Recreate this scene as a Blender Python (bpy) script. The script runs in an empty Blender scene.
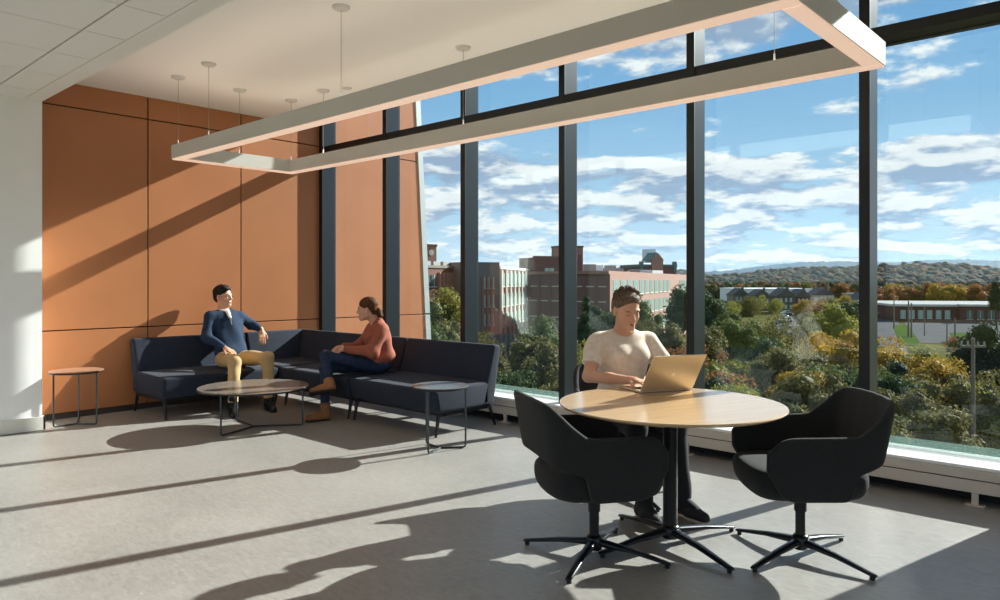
import bpy, bmesh, math, random
import numpy as np
from mathutils import Vector, Matrix
random.seed(7); rng = np.random.default_rng(7)
PI = math.pi
scene = bpy.context.scene
COL = scene.collection

# ------------------------------------------------------------------ camera numbers
TH = .8295; FPX = 728.0; Y0 = 280.35; EYE = 1.35
RX, RY = math.sin(TH), math.cos(TH)          # camera right in plan
FX, FY = -math.cos(TH), math.sin(TH)         # camera forward in plan
def gpos(px, w):
    """plan position at distance w ahead, bearing through image column px"""
    r = (px - 500) / FPX * w
    return (r*RX + w*FX, r*RY + w*FY)
def gz(py, w):
    return EYE + (Y0 - py) / FPX * w

# ------------------------------------------------------------------ materials
def lin(c):
    return tuple(((v/255/12.92) if v/255 <= .04045 else ((v/255+.055)/1.055)**2.4) for v in c)
MATS = {}
def mat(name, rgb, rough=.6, metal=0., var=0., scale=8., spec=.5, rgb2=None, bump=0., bscale=60., emit=None, es=1., stretch=None, sheen=0.):
    m = bpy.data.materials.new(name); m.use_nodes = True
    nt = m.node_tree; N = nt.nodes; b = N['Principled BSDF']
    c = lin(rgb)
    b.inputs['Base Color'].default_value = (*c, 1)
    b.inputs['Roughness'].default_value = rough
    b.inputs['Metallic'].default_value = metal
    b.inputs['Specular IOR Level'].default_value = spec
    if sheen: b.inputs['Sheen Weight'].default_value = sheen
    tc = None
    if var or rgb2 or bump:
        tc = N.new('ShaderNodeTexCoord')
        mp = N.new('ShaderNodeMapping')
        if stretch: mp.inputs['Scale'].default_value = stretch
        nt.links.new(tc.outputs['Object'], mp.inputs['Vector'])
    if var or rgb2:
        nz = N.new('ShaderNodeTexNoise'); nz.inputs['Scale'].default_value = scale; nz.inputs['Detail'].default_value = 5
        nt.links.new(mp.outputs[0], nz.inputs['Vector'])
        r = N.new('ShaderNodeValToRGB'); r.color_ramp.elements[0].position = .32; r.color_ramp.elements[1].position = .68
        if rgb2: ca, cb = c, lin(rgb2)
        else: ca = tuple(v*(1-var) for v in c); cb = tuple(min(1, v*(1+var)) for v in c)
        r.color_ramp.elements[0].color = (*ca, 1); r.color_ramp.elements[1].color = (*cb, 1)
        nt.links.new(nz.outputs['Fac'], r.inputs['Fac']); nt.links.new(r.outputs[0], b.inputs['Base Color'])
    if bump:
        nb = N.new('ShaderNodeTexNoise'); nb.inputs['Scale'].default_value = bscale; nb.inputs['Detail'].default_value = 3
        nt.links.new(mp.outputs[0], nb.inputs['Vector'])
        bp = N.new('ShaderNodeBump'); bp.inputs['Strength'].default_value = bump; bp.inputs['Distance'].default_value = .01
        nt.links.new(nb.outputs['Fac'], bp.inputs['Height']); nt.links.new(bp.outputs[0], b.inputs['Normal'])
    if emit:
        b.inputs['Emission Color'].default_value = (*lin(emit), 1); b.inputs['Emission Strength'].default_value = es
    MATS[name] = m
    return m

# ------------------------------------------------------------------ objects
def mesh_obj(name, me, m=None, parent=None, smooth=False, loc=None):
    o = bpy.data.objects.new(name, me); COL.objects.link(o)
    if m is not None and len(me.materials) == 0: me.materials.append(m)
    if smooth: me.polygons.foreach_set('use_smooth', [True]*len(me.polygons))
    if parent: o.parent = parent
    if loc: o.location = loc
    return o
def bobj(name, bm, m=None, parent=None, smooth=False, loc=None, bevel=0, seg=2, sub=0, autosmooth=True):
    me = bpy.data.meshes.new(name); bm.to_mesh(me); bm.free()
    o = mesh_obj(name, me, m, parent, smooth or bevel > 0, loc)
    if bevel:
        md = o.modifiers.new('bevel', 'BEVEL'); md.width = bevel; md.segments = seg; md.limit_method = 'ANGLE'; md.harden_normals = True
    if sub:
        md = o.modifiers.new('sub', 'SUBSURF'); md.levels = sub; md.render_levels = sub
    return o
def pyobj(name, verts, faces, m=None, parent=None, smooth=False, loc=None):
    me = bpy.data.meshes.new(name); me.from_pydata([tuple(v) for v in verts], [], faces); me.update()
    return mesh_obj(name, me, m, parent, smooth, loc)
def empty(name, loc=(0,0,0), rz=0, label=None, cat=None, group=None, kind=None):
    o = bpy.data.objects.new(name, None); COL.objects.link(o); o.empty_display_size = .1
    o.location = loc; o.rotation_euler = (0, 0, rz)
    return tag(o, label, cat, group, kind)
def tag(o, label=None, cat=None, group=None, kind=None):
    if label: o['label'] = label
    if cat: o['category'] = cat
    if group: o['group'] = group
    if kind: o['kind'] = kind
    return o
def kids(o): return [c for c in bpy.data.objects if c.parent == o]
def copy_tree(o, parent=None):
    c = o.copy(); COL.objects.link(c)
    if parent: c.parent = parent
    for k in kids(o): copy_tree(k, c)
    return c
def box(bm, x0, x1, y0, y1, z0, z1, M=None):
    vs = [bm.verts.new((x, y, z)) for x in (x0, x1) for y in (y0, y1) for z in (z0, z1)]
    for f in ((0,1,3,2),(4,6,7,5),(0,4,5,1),(2,3,7,6),(0,2,6,4),(1,5,7,3)):
        bm.faces.new([vs[i] for i in f])
    if M is not None: bmesh.ops.transform(bm, matrix=M, verts=vs)
    return vs
def frustum(bm, pts_bottom, pts_top):
    n = len(pts_bottom)
    a = [bm.verts.new(p) for p in pts_bottom]; b = [bm.verts.new(p) for p in pts_top]
    bm.faces.new(a[::-1]); bm.faces.new(b)
    for i in range(n): bm.faces.new((a[i], a[(i+1) % n], b[(i+1) % n], b[i]))
def cyl(bm, a, b, ra, rb=None, n=12, caps=True):
    rb = ra if rb is None else rb
    a = Vector(a); b = Vector(b); d = (b-a).normalized()
    up = Vector((0,0,1)) if abs(d.z) < .9 else Vector((1,0,0))
    u = d.cross(up).normalized(); v = d.cross(u)
    A = []; B = []
    for i in range(n):
        t = 2*PI*i/n; o = u*math.cos(t) + v*math.sin(t)
        A.append(bm.verts.new(a+o*ra)); B.append(bm.verts.new(b+o*rb))
    for i in range(n): bm.faces.new((A[i], A[(i+1) % n], B[(i+1) % n], B[i]))
    if caps: bm.faces.new(A[::-1]); bm.faces.new(B)
def tube(bm, pts, r, n=8):
    """round bar through points, mitred"""
    P = [Vector(p) for p in pts]; rings = []
    prev = None
    for i, p in enumerate(P):
        if i == 0: d = (P[1]-P[0]).normalized()
        elif i == len(P)-1: d = (P[-1]-P[-2]).normalized()
        else: d = ((P[i]-P[i-1]).normalized() + (P[i+1]-P[i]).normalized()).normalized()
        if prev is None:
            up = Vector((0,0,1)) if abs(d.z) < .9 else Vector((1,0,0)); u = d.cross(up).normalized()
        else:
            u = (prev - d*prev.dot(d)).normalized()
        prev = u; v = d.cross(u)
        k = r if not isinstance(r, (list, tuple)) else r[i]
        rings.append([bm.verts.new(p + (u*math.cos(2*PI*j/n) + v*math.sin(2*PI*j/n))*k) for j in range(n)])
    for A, B in zip(rings, rings[1:]):
        for j in range(n): bm.faces.new((A[j], A[(j+1) % n], B[(j+1) % n], B[j]))
    bm.faces.new(rings[0][::-1]); bm.faces.new(rings[-1])
def lathe(bm, prof, n=48, c=(0,0)):
    """prof: (r,z) list from bottom axis to top axis"""
    rings = []
    for r, z in prof:
        if r < 1e-6: rings.append([bm.verts.new((c[0], c[1], z))])
        else: rings.append([bm.verts.new((c[0]+r*math.cos(2*PI*i/n), c[1]+r*math.sin(2*PI*i/n), z)) for i in range(n)])
    for A, B in zip(rings, rings[1:]):
        for i in range(n):
            j = (i+1) % n
            if len(A) == 1: bm.faces.new((A[0], B[j], B[i]))
            elif len(B) == 1: bm.faces.new((A[i], A[j], B[0]))
            else: bm.faces.new((A[i], A[j], B[j], B[i]))
def struct(o): o['kind'] = 'structure'; return o

# ------------------------------------------------------------------ implicit surfaces (bodies, clothes)
def _seg(P, a, b, ra, rb):
    a = np.array(a, np.float32); b = np.array(b, np.float32); ab = b-a; L = float(ab@ab) or 1e-9
    x, y, z = P
    t = np.clip(((x-a[0])*ab[0] + (y-a[1])*ab[1] + (z-a[2])*ab[2])/L, 0, 1)
    d = np.sqrt((x-a[0]-t*ab[0])**2 + (y-a[1]-t*ab[1])**2 + (z-a[2]-t*ab[2])**2)
    return d - (ra + t*(rb-ra))
def _ell(P, c, r, R):
    x, y, z = P; p = (x-c[0], y-c[1], z-c[2])
    if R is not None:
        p = tuple(p[0]*R[0][i] + p[1]*R[1][i] + p[2]*R[2][i] for i in range(3))
    k0 = np.sqrt((p[0]/r[0])**2 + (p[1]/r[1])**2 + (p[2]/r[2])**2) + 1e-9
    k1 = np.sqrt((p[0]/r[0]**2)**2 + (p[1]/r[1]**2)**2 + (p[2]/r[2]**2)**2) + 1e-9
    return k0*(k0-1)/k1
class SDF:
    def __init__(s): s.ops = []; s.lo = np.array([9e9]*3); s.hi = -s.lo
    def _b(s, lo, hi, mode):
        lo = np.array(lo, float); hi = np.array(hi, float)
        if mode == 'u': s.lo = np.minimum(s.lo, lo); s.hi = np.maximum(s.hi, hi)
        return lo, hi
    def cap(s, a, b, ra, rb=None, k=.02, mode='u'):
        rb = ra if rb is None else rb; a = np.array(a, float); b = np.array(b, float); r = max(ra, rb)
        s.ops.append((mode, k, s._b(np.minimum(a, b)-r, np.maximum(a, b)+r, mode), lambda P: _seg(P, a, b, ra, rb))); return s
    def ell(s, c, r, R=None, k=.02, mode='u'):
        c = np.array(c, float); m = max(r)
        s.ops.append((mode, k, s._b(c-m, c+m, mode), lambda P: _ell(P, c, r, R))); return s
    def plane(s, p, n, lo=None, hi=None, k=.001):
        """cut away everything on the side n points to"""
        p = np.array(p, float); n = np.array(n, float); n = n/np.linalg.norm(n)
        s.ops.append(('i', k, (lo, hi), lambda P: (P[0]-p[0])*n[0] + (P[1]-p[1])*n[1] + (P[2]-p[2])*n[2])); return s
    def mesh(s, vox, disp=None):
        lo = s.lo-4*vox; hi = s.hi+4*vox
        n = np.ceil((hi-lo)/vox).astype(int)+1
        ax = [(lo[i] + vox*np.arange(n[i])).astype(np.float32) for i in range(3)]
        F = np.full(n, .08, np.float32)
        for mode, k, (a, b), fn in s.ops:
            if a is None: i0 = [0]*3; i1 = list(n)
            else:
                m = k+3*vox
                i0 = [max(0, int((a[i]-m-lo[i])/vox)) for i in range(3)]; i1 = [min(n[i], int((b[i]+m-lo[i])/vox)+2) for i in range(3)]
                if any(p >= q for p, q in zip(i0, i1)): continue
            sl = tuple(slice(p, q) for p, q in zip(i0, i1))
            P = (ax[0][sl[0]][:, None, None], ax[1][sl[1]][None, :, None], ax[2][sl[2]][None, None, :])
            d = fn(P).astype(np.float32) if mode != 'i' else np.broadcast_to(fn(P), F[sl].shape)
            A = F[sl]
            if mode == 'u':
                h = np.maximum(k-np.abs(A-d), 0)/max(k, 1e-6); F[sl] = np.minimum(A, d) - h*h*k*.25
            else:
                if mode == 's': d = -d
                h = np.maximum(k-np.abs(A-d), 0)/max(k, 1e-6); F[sl] = np.maximum(A, d) + h*h*k*.25
        if disp is not None:
            F = F + disp(ax[0][:, None, None], ax[1][None, :, None], ax[2][None, None, :]).astype(np.float32)
        return nets(F, lo, vox)
def nets(F, lo, vox):
    S = F < 0
    nx, ny, nz = F.shape
    cnt = np.zeros((nx-1, ny-1, nz-1), np.int8)
    for dx in (0, 1):
        for dy in (0, 1):
            for dz in (0, 1): cnt += S[dx:nx-1+dx, dy:ny-1+dy, dz:nz-1+dz]
    act = np.argwhere((cnt > 0) & (cnt < 8))
    idx = np.full(cnt.shape, -1, np.int32); idx[tuple(act.T)] = np.arange(len(act))
    C = {}
    for dx in (0, 1):
        for dy in (0, 1):
            for dz in (0, 1): C[(dx, dy, dz)] = F[act[:, 0]+dx, act[:, 1]+dy, act[:, 2]+dz]
    acc = np.zeros((len(act), 3)); num = np.zeros(len(act))
    for a in C:
        for i in range(3):
            if a[i] == 0:
                b = tuple(1 if j == i else a[j] for j in range(3))
                va, vb = C[a], C[b]; m = (va < 0) != (vb < 0)
                t = np.where(m, va/np.where(m, va-vb, 1), 0)
                for j in range(3): acc[:, j] += np.where(m, a[j] + (t if j == i else 0), 0)
                num += m
    V = lo + vox*(act + acc/num[:, None])
    quads = []
    for i in range(3):
        j, k = (i+1) % 3, (i+2) % 3
        sa = [slice(1, -1)]*3; sb = [slice(1, -1)]*3
        sa[i] = slice(0, -1); sb[i] = slice(1, None)
        A = S[tuple(sa)]; B = S[tuple(sb)]
        for flip, M in ((False, A & ~B), (True, ~A & B)):
            e = np.argwhere(M); 
            if not len(e): continue
            off = np.array([1, 1, 1]); off[i] = 0; e = e+off
            def at(dj, dk):
                q = e.copy(); q[:, j] += dj; q[:, k] += dk
                return idx[q[:, 0], q[:, 1], q[:, 2]]
            Q = np.stack([at(-1, -1), at(0, -1), at(0, 0), at(-1, 0)], 1)
            if flip: Q = Q[:, ::-1]
            quads.append(Q)
    return V, np.concatenate(quads)
def sdf_obj(name, s, vox, m, parent=None, disp=None, origin=(0,0,0), relax=1):
    V, Q = s.mesh(vox, disp)
    V = V - np.array(origin)
    me = bpy.data.meshes.new(name)
    me.vertices.add(len(V)); me.vertices.foreach_set('co', V.astype(np.float32).ravel())
    me.loops.add(Q.size); me.loops.foreach_set('vertex_index', Q.astype(np.int32).ravel())
    me.polygons.add(len(Q)); me.polygons.foreach_set('loop_start', np.arange(0, Q.size, 4, dtype=np.int32))
    me.update(calc_edges=True); me.validate()
    o = mesh_obj(name, me, m, parent, True)
    if relax:
        md = o.modifiers.new('relax', 'SMOOTH'); md.factor = .5; md.iterations = relax
    return o
SKY_OFF = 3.7
# ================================================================== ROOM
M_orange = mat('copper_orange_panel', (178,115,72), .42, .0, var=.05, scale=1.5, bump=.03, bscale=300)
M_joint = mat('dark_joint', (48,30,22), .8)
M_white = mat('white_paint', (248,247,245), .7, var=.015, scale=3)
M_ceil = mat('ceiling_paint', (246,243,238), .8)
M_black = mat('black_anodised', (30,31,32), .42, .3, spec=.5)
M_mullsky = mat('mullion_sky_tint', (58,66,72), .3, .65)  # post sides: reflected sky put into a paler blue-grey colour
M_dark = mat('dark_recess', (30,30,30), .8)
M_heat = mat('heater_enamel', (206,196,184), .45)
M_cap = mat('white_sill_enamel', (240,240,238), .35)
M_zinc = mat('pale_metal_edge', (200,206,206), .4, .4)

XW = -7.93; XV = -7.482; YS = 2.055; YG = 5.44; YM = 5.265; ZC = 3.284; ZS = 2.964; ZHEAD = 3.62; YCE = 4.86
X0 = -7.924; SP = 1.2788; MW = .066

# floor
def floor_material():
    m = mat('grey_linoleum', (150,143,134), .38, spec=.45)
    nt = m.node_tree; N = nt.nodes; L = nt.links; b = N['Principled BSDF']
    tc = N.new('ShaderNodeTexCoord')
    n1 = N.new('ShaderNodeTexNoise'); n1.inputs['Scale'].default_value = 1.1; n1.inputs['Detail'].default_value = 6
    n2 = N.new('ShaderNodeTexNoise'); n2.inputs['Scale'].default_value = 14; n2.inputs['Detail'].default_value = 8; n2.inputs['Distortion'].default_value = 1.2
    mp = N.new('ShaderNodeMapping'); mp.inputs['Scale'].default_value = (1, 3.2, 1); mp.inputs['Rotation'].default_value = (0, 0, .5)
    L.new(tc.outputs['Object'], n1.inputs['Vector']); L.new(tc.outputs['Object'], mp.inputs[0]); L.new(mp.outputs[0], n2.inputs['Vector'])
    ad = N.new('ShaderNodeMath'); ad.operation = 'MULTIPLY_ADD'; ad.inputs[1].default_value = .45
    L.new(n1.outputs['Fac'], ad.inputs[0]); 
    h = N.new('ShaderNodeMath'); h.operation = 'MULTIPLY'; h.inputs[1].default_value = .55
    L.new(n2.outputs['Fac'], h.inputs[0]); L.new(h.outputs[0], ad.inputs[2])
    r = N.new('ShaderNodeValToRGB'); e = r.color_ramp.elements
    e[0].position = .34; e[0].color = (*lin((136,132,128)), 1); e[1].position = .64; e[1].color = (*lin((164,160,155)), 1)
    L.new(ad.outputs[0], r.inputs[0])
    # thin pale flecks
    v = N.new('ShaderNodeTexNoise'); v.inputs['Scale'].default_value = 9; v.inputs['Detail'].default_value = 2; v.inputs['Distortion'].default_value = 3.5
    L.new(mp.outputs[0], v.inputs['Vector'])
    r2 = N.new('ShaderNodeValToRGB'); q = r2.color_ramp.elements; q[0].position = .70; q[0].color = (0,0,0,1); q[1].position = .73; q[1].color = (1,1,1,1)
    L.new(v.outputs['Fac'], r2.inputs[0])
    mx = N.new('ShaderNodeMix'); mx.data_type = 'RGBA'; mx.inputs['B'].default_value = (*lin((196,190,182)), 1)
    mm = N.new('ShaderNodeMath'); mm.operation = 'MULTIPLY'; mm.inputs[1].default_value = .5
    L.new(r2.outputs[0], mm.inputs[0]); L.new(mm.outputs[0], mx.inputs['Factor']); L.new(r.outputs[0], mx.inputs['A']); L.new(mx.outputs['Result'], b.inputs['Base Color'])
    rr = N.new('ShaderNodeMapRange'); rr.inputs['To Min'].default_value = .30; rr.inputs['To Max'].default_value = .46
    L.new(n2.outputs['Fac'], rr.inputs['Value']); L.new(rr.outputs[0], b.inputs['Roughness'])
    return m
bm = bmesh.new(); box(bm, -7.98, 4.2, -3.0, 5.55, -.3, 0)
struct(bobj('floor', bm, floor_material()))

# left wall: white part that stands proud, orange panels set back
bm = bmesh.new(); box(bm, -8.1, XV, -3.0, YS, 0, ZC+.4)
struct(bobj('wall_left_white', bm, M_white)).name = 'wall_left'
bm = bmesh.new(); box(bm, XV, XV+.022, -3.0, YS+.022, 0.004, .125); box(bm, -7.9, XV+.022, YS, YS+.022, .004, .125)
struct(bobj('baseboard_left', bm, mat('baseboard_white', (226,222,212), .5), bevel=.004))
# orange wall with real joints between panels
bm = bmesh.new()
ZJ = (.862, 3.05)
ys = [YS-.05, 3.159, 4.206, 5.25]
zs = [.055, ZJ[0], ZJ[1], 4.6]
G = .006
for i in range(3):
    for j in range(3):
        box(bm, XW-.03, XW, ys[i]+(G if i else 0), ys[i+1]-G, zs[j]+G, zs[j+1]-G)
wo = struct(bobj('wall_back', bm, M_orange, bevel=.003))
bm = bmesh.new(); box(bm, XW-.25, XW-.02, YS-.05, 5.5, 0, 4.6)
struct(bobj('panel_backing', bm, M_joint, wo))
bm = bmesh.new(); box(bm, XW-.03, XW-.006, YS, 5.2, 0, .055)
struct(bobj('dark_plinth', bm, mat('plinth_dark', (60,48,42), .6), wo))

# exterior fin wall: same panels going on outside, its edge leaning outwards towards the ground
def fin_y(z): return 7.07 - (z-.5)*.06
bm = bmesh.new()
yj = [5.25, 4.3, None]; zj = [-3.6, -1.4, ZJ[0], ZJ[1], 5.4]
for j in range(4):
    z0, z1 = zj[j]+G, zj[j+1]-G
    for i in range(1):
        a0, a1 = 5.25+.004, fin_y(z0)-.0; b1 = fin_y(z1)
        bx = [(XW-.03, a0, z0), (XW, a0, z0), (XW, a1, z0), (XW-.03, a1, z0)]
        tx = [(XW-.03, a0, z1), (XW, a0, z1), (XW, b1, z1), (XW-.03, b1, z1)]
        frustum(bm, bx, tx)
M_fin = mat('copper_orange_exterior', (186,122,86), .35, .0, var=.04, scale=2)
wf = struct(bobj('wall_fin', bm, M_fin, bevel=.003))
bm = bmesh.new()
frustum(bm, [(XW-.22, 5.3, -12), (XW-.02, 5.3, -12), (XW-.02, fin_y(-12)-.01, -12), (XW-.22, fin_y(-12)-.01, -12)],
            [(XW-.22, 5.3, 5.4), (XW-.02, 5.3, 5.4), (XW-.02, fin_y(5.4)-.01, 5.4), (XW-.22, fin_y(5.4)-.01, 5.4)])
struct(bobj('fin_backing', bm, M_joint, wf))
bm = bmesh.new()
for z0, z1 in ((-12, ZJ[0]-.012), (ZJ[0]+.012, 5.4)):
    frustum(bm, [(XW-.22, fin_y(z0), z0), (XW+.012, fin_y(z0), z0), (XW+.012, fin_y(z0)+.09, z0), (XW-.22, fin_y(z0)+.09, z0)],
                [(XW-.22, fin_y(z1), z1), (XW+.012, fin_y(z1), z1), (XW+.012, fin_y(z1)+.09, z1), (XW-.22, fin_y(z1)+.09, z1)])
struct(bobj('fin_edge_trim', bm, M_zinc, wf))

# right-hand solid wall beyond the glazing, side and far walls of the room (behind the viewer the room is open)
bm = bmesh.new(); box(bm, -.52, 4.3, 5.2, 5.5, 0, 3.7)
struct(bobj('wall_right', bm, M_white))
# ceilings
bm = bmesh.new(); box(bm, -8.1, 4.3, YS-.02, YCE, ZC, ZC+.35); box(bm, -8.1, 4.3, YCE, 5.5, ZHEAD, ZHEAD+.2)
struct(bobj('ceiling', bm, M_ceil))
# dropped soffit: gypsum border + acoustic tiles in a thin grid
bm = bmesh.new(); box(bm, XW, 4.3, 1.915, YS, ZS, ZC+.02)
struct(bobj('soffit_border', bm, M_ceil)).name = 'trim_1'
bm = bmesh.new()
box(bm, -8.0, 4.3, -3.0, 1.915, ZS+.03, ZC+.1)
ct = struct(bobj('ceiling_tiled', bm, mat('tile_grid_grey', (120,114,106), .9))); ct.name = 'ceiling_dropped'  # plain grey backing, seen as grid lines between the tiles
M_tile = mat('acoustic_tile', (250,248,244), .9, bump=.25, bscale=220)
bm = bmesh.new()
yl = [1.915, 1.642]
while yl[-1] > -2.3: yl.append(yl[-1]-.64)
xl = [-7.74+.645*i for i in range(-1, 22)]
for a, b in zip(yl[1:], yl[:-1]):
    for x0, x1 in zip(xl, xl[1:]):
        if x1 < XV: continue
        box(bm, max(x0, XV-.2)+.006, x1-.003, a+.008, b-.005, ZS-.0, ZS+.05)
struct(bobj('acoustic_tiles', bm, M_tile, ct))

# ------------------------------------------------------------------ curtain wall
def glass_material(name, tint, refl=1.0):
    m = bpy.data.materials.new(name); m.use_nodes = True; nt = m.node_tree; N = nt.nodes
    for n in list(N): N.remove(n)
    out = N.new('ShaderNodeOutputMaterial'); mx = N.new('ShaderNodeMixShader'); tr = N.new('ShaderNodeBsdfTransparent'); gl = N.new('ShaderNodeBsdfGlossy')
    tr.inputs[0].default_value = (*tint, 1); gl.inputs['Roughness'].default_value = .0; gl.inputs[0].default_value = (.85, .97, .93, 1)
    lw = N.new('ShaderNodeLayerWeight'); lw.inputs['Blend'].default_value = .5
    pw = N.new('ShaderNodeMath'); pw.operation = 'POWER'; pw.inputs[1].default_value = 5
    mu = N.new('ShaderNodeMath'); mu.operation = 'MULTIPLY_ADD'; mu.inputs[1].default_value = .8; mu.inputs[2].default_value = refl; mu.use_clamp = True
    nt.links.new(lw.outputs['Facing'], pw.inputs[0]); nt.links.new(pw.outputs[0], mu.inputs[0]); nt.links.new(mu.outputs[0], mx.inputs[0])
    nt.links.new(tr.outputs[0], mx.inputs[1]); nt.links.new(gl.outputs[0], mx.inputs[2]); nt.links.new(mx.outputs[0], out.inputs[0])
    return m
M_glass = glass_material('window_glass', (.93, .97, .965), .04)
M_frit = bpy.data.materials.new('frosted_glass_band'); M_frit.use_nodes = True
_nt = M_frit.node_tree; _b = _nt.nodes['Principled BSDF']; _b.inputs['Base Color'].default_value = (.16, .24, .215, 1); _b.inputs['Roughness'].default_value = .5
_tr = _nt.nodes.new('ShaderNodeBsdfTransparent'); _mx = _nt.nodes.new('ShaderNodeMixShader'); _mx.inputs[0].default_value = .42
_tl = _nt.nodes.new('ShaderNodeBsdfTranslucent'); _tl.inputs[0].default_value = (.14, .21, .19, 1)
_m2 = _nt.nodes.new('ShaderNodeMixShader'); _m2.inputs[0].default_value = .6
_nt.links.new(_b.outputs[0], _m2.inputs[1]); _nt.links.new(_tl.outputs[0], _m2.inputs[2])
_nt.links.new(_tr.outputs[0], _mx.inputs[1]); _nt.links.new(_m2.outputs[0], _mx.inputs[2]); _nt.links.new(_mx.outputs[0], _nt.nodes['Material Output'].inputs[0])
ZT0, ZT1 = 2.965, 3.035
for i in range(6):
    xa = X0 + SP*i; xb = xa + SP
    if i == 5: xb = -.52
    w = empty('window_%d' % (i+1), (xa, YM, 0), kind='structure')
    W = xb-xa
    bm = bmesh.new(); box(bm, 0, MW, 0, .175, .18, ZHEAD)
    box(bm, .022, MW-.022, .175, .215, .1, ZHEAD+.1)
    struct(bobj('mullion', bm, M_mullsky, w, bevel=.003))
    bm = bmesh.new(); box(bm, -.001, MW+.001, -.006, .004, .2, ZHEAD)  # thin black front plate, kept darker than the sky-tinted sides
    struct(bobj('mullion_face', bm, M_black, w))
    bm = bmesh.new(); box(bm, MW, W, 0, .175, ZT0, ZT1)
    box(bm, MW, W, .175, .24, ZT0-.005, ZT1+.005)
    struct(bobj('transom', bm, M_black, w))
    bm = bmesh.new(); box(bm, MW, W, .13, .24, .16, .235)
    struct(bobj('bottom_rail', bm, M_cap, w))
    bm = bmesh.new(); box(bm, MW-.004, W+.004, .178, .186, .22, ZT0+.002)
    struct(bobj('glass_pane', bm, M_glass, w))
    bm = bmesh.new(); box(bm, MW-.004, W+.004, .178, .186, ZT1-.002, ZHEAD+.01)
    struct(bobj('glass_pane', bm, M_glass, w))
    bm = bmesh.new(); box(bm, MW, W, .1735, .1765, .235, .298)
    struct(bobj('frosted_band', bm, M_frit, w))
# low wall below the glass and recess behind the heater
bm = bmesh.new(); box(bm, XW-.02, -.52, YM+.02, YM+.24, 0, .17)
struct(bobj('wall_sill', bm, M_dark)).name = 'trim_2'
bm = bmesh.new(); box(bm, XW, -.52, YM-.13, YM+.14, .215, .235)
struct(bobj('window_sill', bm, M_cap, bevel=.003)).name = 'trim_3'

# heater along the glazing
hb = empty('baseboard_heater', (-4.2, 5.12, 0), 0, 'long low white baseboard heater running under the windows', 'heater')
hx0, hx1 = XW+.01+4.2, -.56+4.2
bm = bmesh.new(); box(bm, hx0, hx1, 0, .085, .158, .214); 
bobj('upper_panel', bm, M_heat, hb, bevel=.004)
bm = bmesh.new(); box(bm, hx0, hx1, .0, .085, .078, .152)
bobj('lower_panel', bm, M_heat, hb, bevel=.004)
bm = bmesh.new(); box(bm, hx0, hx1, .012, .075, .14, .17)
bobj('core', bm, M_dark, hb)
for k in range(11):
    fx = -.846+4.2 - .632*k
    bm = bmesh.new(); box(bm, fx-.018, fx+.018, .012, .03, .004, .08); box(bm, fx-.05, fx+.05, -.005, .05, 0, .008)
    bobj('foot', bm, M_heat, hb, bevel=.002)

# ------------------------------------------------------------------ hanging rectangular light
ZL = 2.494; LH = .138; LWd = .09
lx0, lx1, ly0, ly1 = -6.965, -1.115, 2.99, 4.29
M_lamp = mat('lamp_white_enamel', (210,207,201), .5)
M_diff = mat('lamp_diffuser', (236,218,204), .6, emit=(255,214,188), es=.36)
pl = empty('pendant_light', ((lx0+lx1)/2, (ly0+ly1)/2, ZL), 0, 'long white rectangular ring light hung on thin cables in front of the windows', 'pendant light')
cx, cy = pl.location.x, pl.location.y
hx, hy = (lx1-lx0)/2, (ly1-ly0)/2
for nm, b_ in (('long_beam', (-hx, hx, -hy, -hy+LWd)), ('long_beam', (-hx, hx, hy-LWd, hy)), ('short_beam', (-hx, -hx+LWd, -hy+LWd, hy-LWd)), ('short_beam', (hx-LWd, hx, -hy+LWd, hy-LWd))):
    bm = bmesh.new(); box(bm, b_[0], b_[1], b_[2], b_[3], .012, LH)
    o = bobj(nm, bm, M_lamp, pl)
    bm = bmesh.new(); box(bm, b_[0]+(.006 if nm[0] == 'l' or b_[0] < 0 else 0.006), b_[1]-.006, b_[2]+.006*(nm[0] == 'l'), b_[3]-.006*(nm[0] == 'l'), 0, .0119)
    bobj('diffuser', bm, M_diff, o)
M_up = mat('added_uplight', (240,225,208), .6, emit=(255,234,212), es=4.2)  # glowing strips added on the beam tops to brighten the ceiling
for b_ in ((-hx+.02, hx-.02, -hy+.02, -hy+LWd-.02), (-hx+.02, hx-.02, hy-LWd+.02, hy-.02), (-hx+.02, -hx+LWd-.02, -hy+LWd, hy-LWd), (hx-LWd+.02, hx-.02, -hy+LWd, hy-LWd)):
    bm = bmesh.new(); box(bm, *b_, LH+.0002, LH+.002); bobj('added_uplight_strip', bm, M_up, pl)
def canopy(x, y, top, label=None):
    bm = bmesh.new(); lathe(bm, [(0, ZC-.022), (.05, ZC-.022), (.062, ZC-.012), (.064, ZC), (0, ZC)], 24, (x-cx, y-cy))
    for v in bm.verts: v.co.z -= ZL
    o = bobj('canopy', bm, M_lamp, pl, smooth=False)
    bm = bmesh.new(); cyl(bm, (x-cx, y-cy, LH-.01), (x-cx, y-cy, ZC-.02-ZL), .0022, n=6)
    bobj('cable', bm, mat('cable_steel', (150,145,138), .4, .3) if 'cable_steel' not in MATS else MATS['cable_steel'], pl)
    bm = bmesh.new(); cyl(bm, (x-cx, y-cy, LH-.005), (x-cx, y-cy, LH+.05), .006, n=8)
    bobj('cable_grip', bm, M_zinc, pl)
for x in (-6.92, -4.30, -1.7):
    for y in (ly0+.045, ly1-.045): canopy(x, y, 0)
canopy(-6.30, ly0+.045, 0); canopy(-6.32, ly1-.045, 0); canopy(-6.93, 3.66, 0); canopy(-1.16, 3.66, 0)
def disc(name, x, y, r, label):
    bm = bmesh.new(); lathe(bm, [(0, ZC-.014), (r*.7, ZC-.014), (r, ZC-.004), (r, ZC+.001), (0, ZC+.001)], 24)
    o = bobj(name, bm, M_lamp); o.location = (x, y, 0)
    return struct(o)
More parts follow.
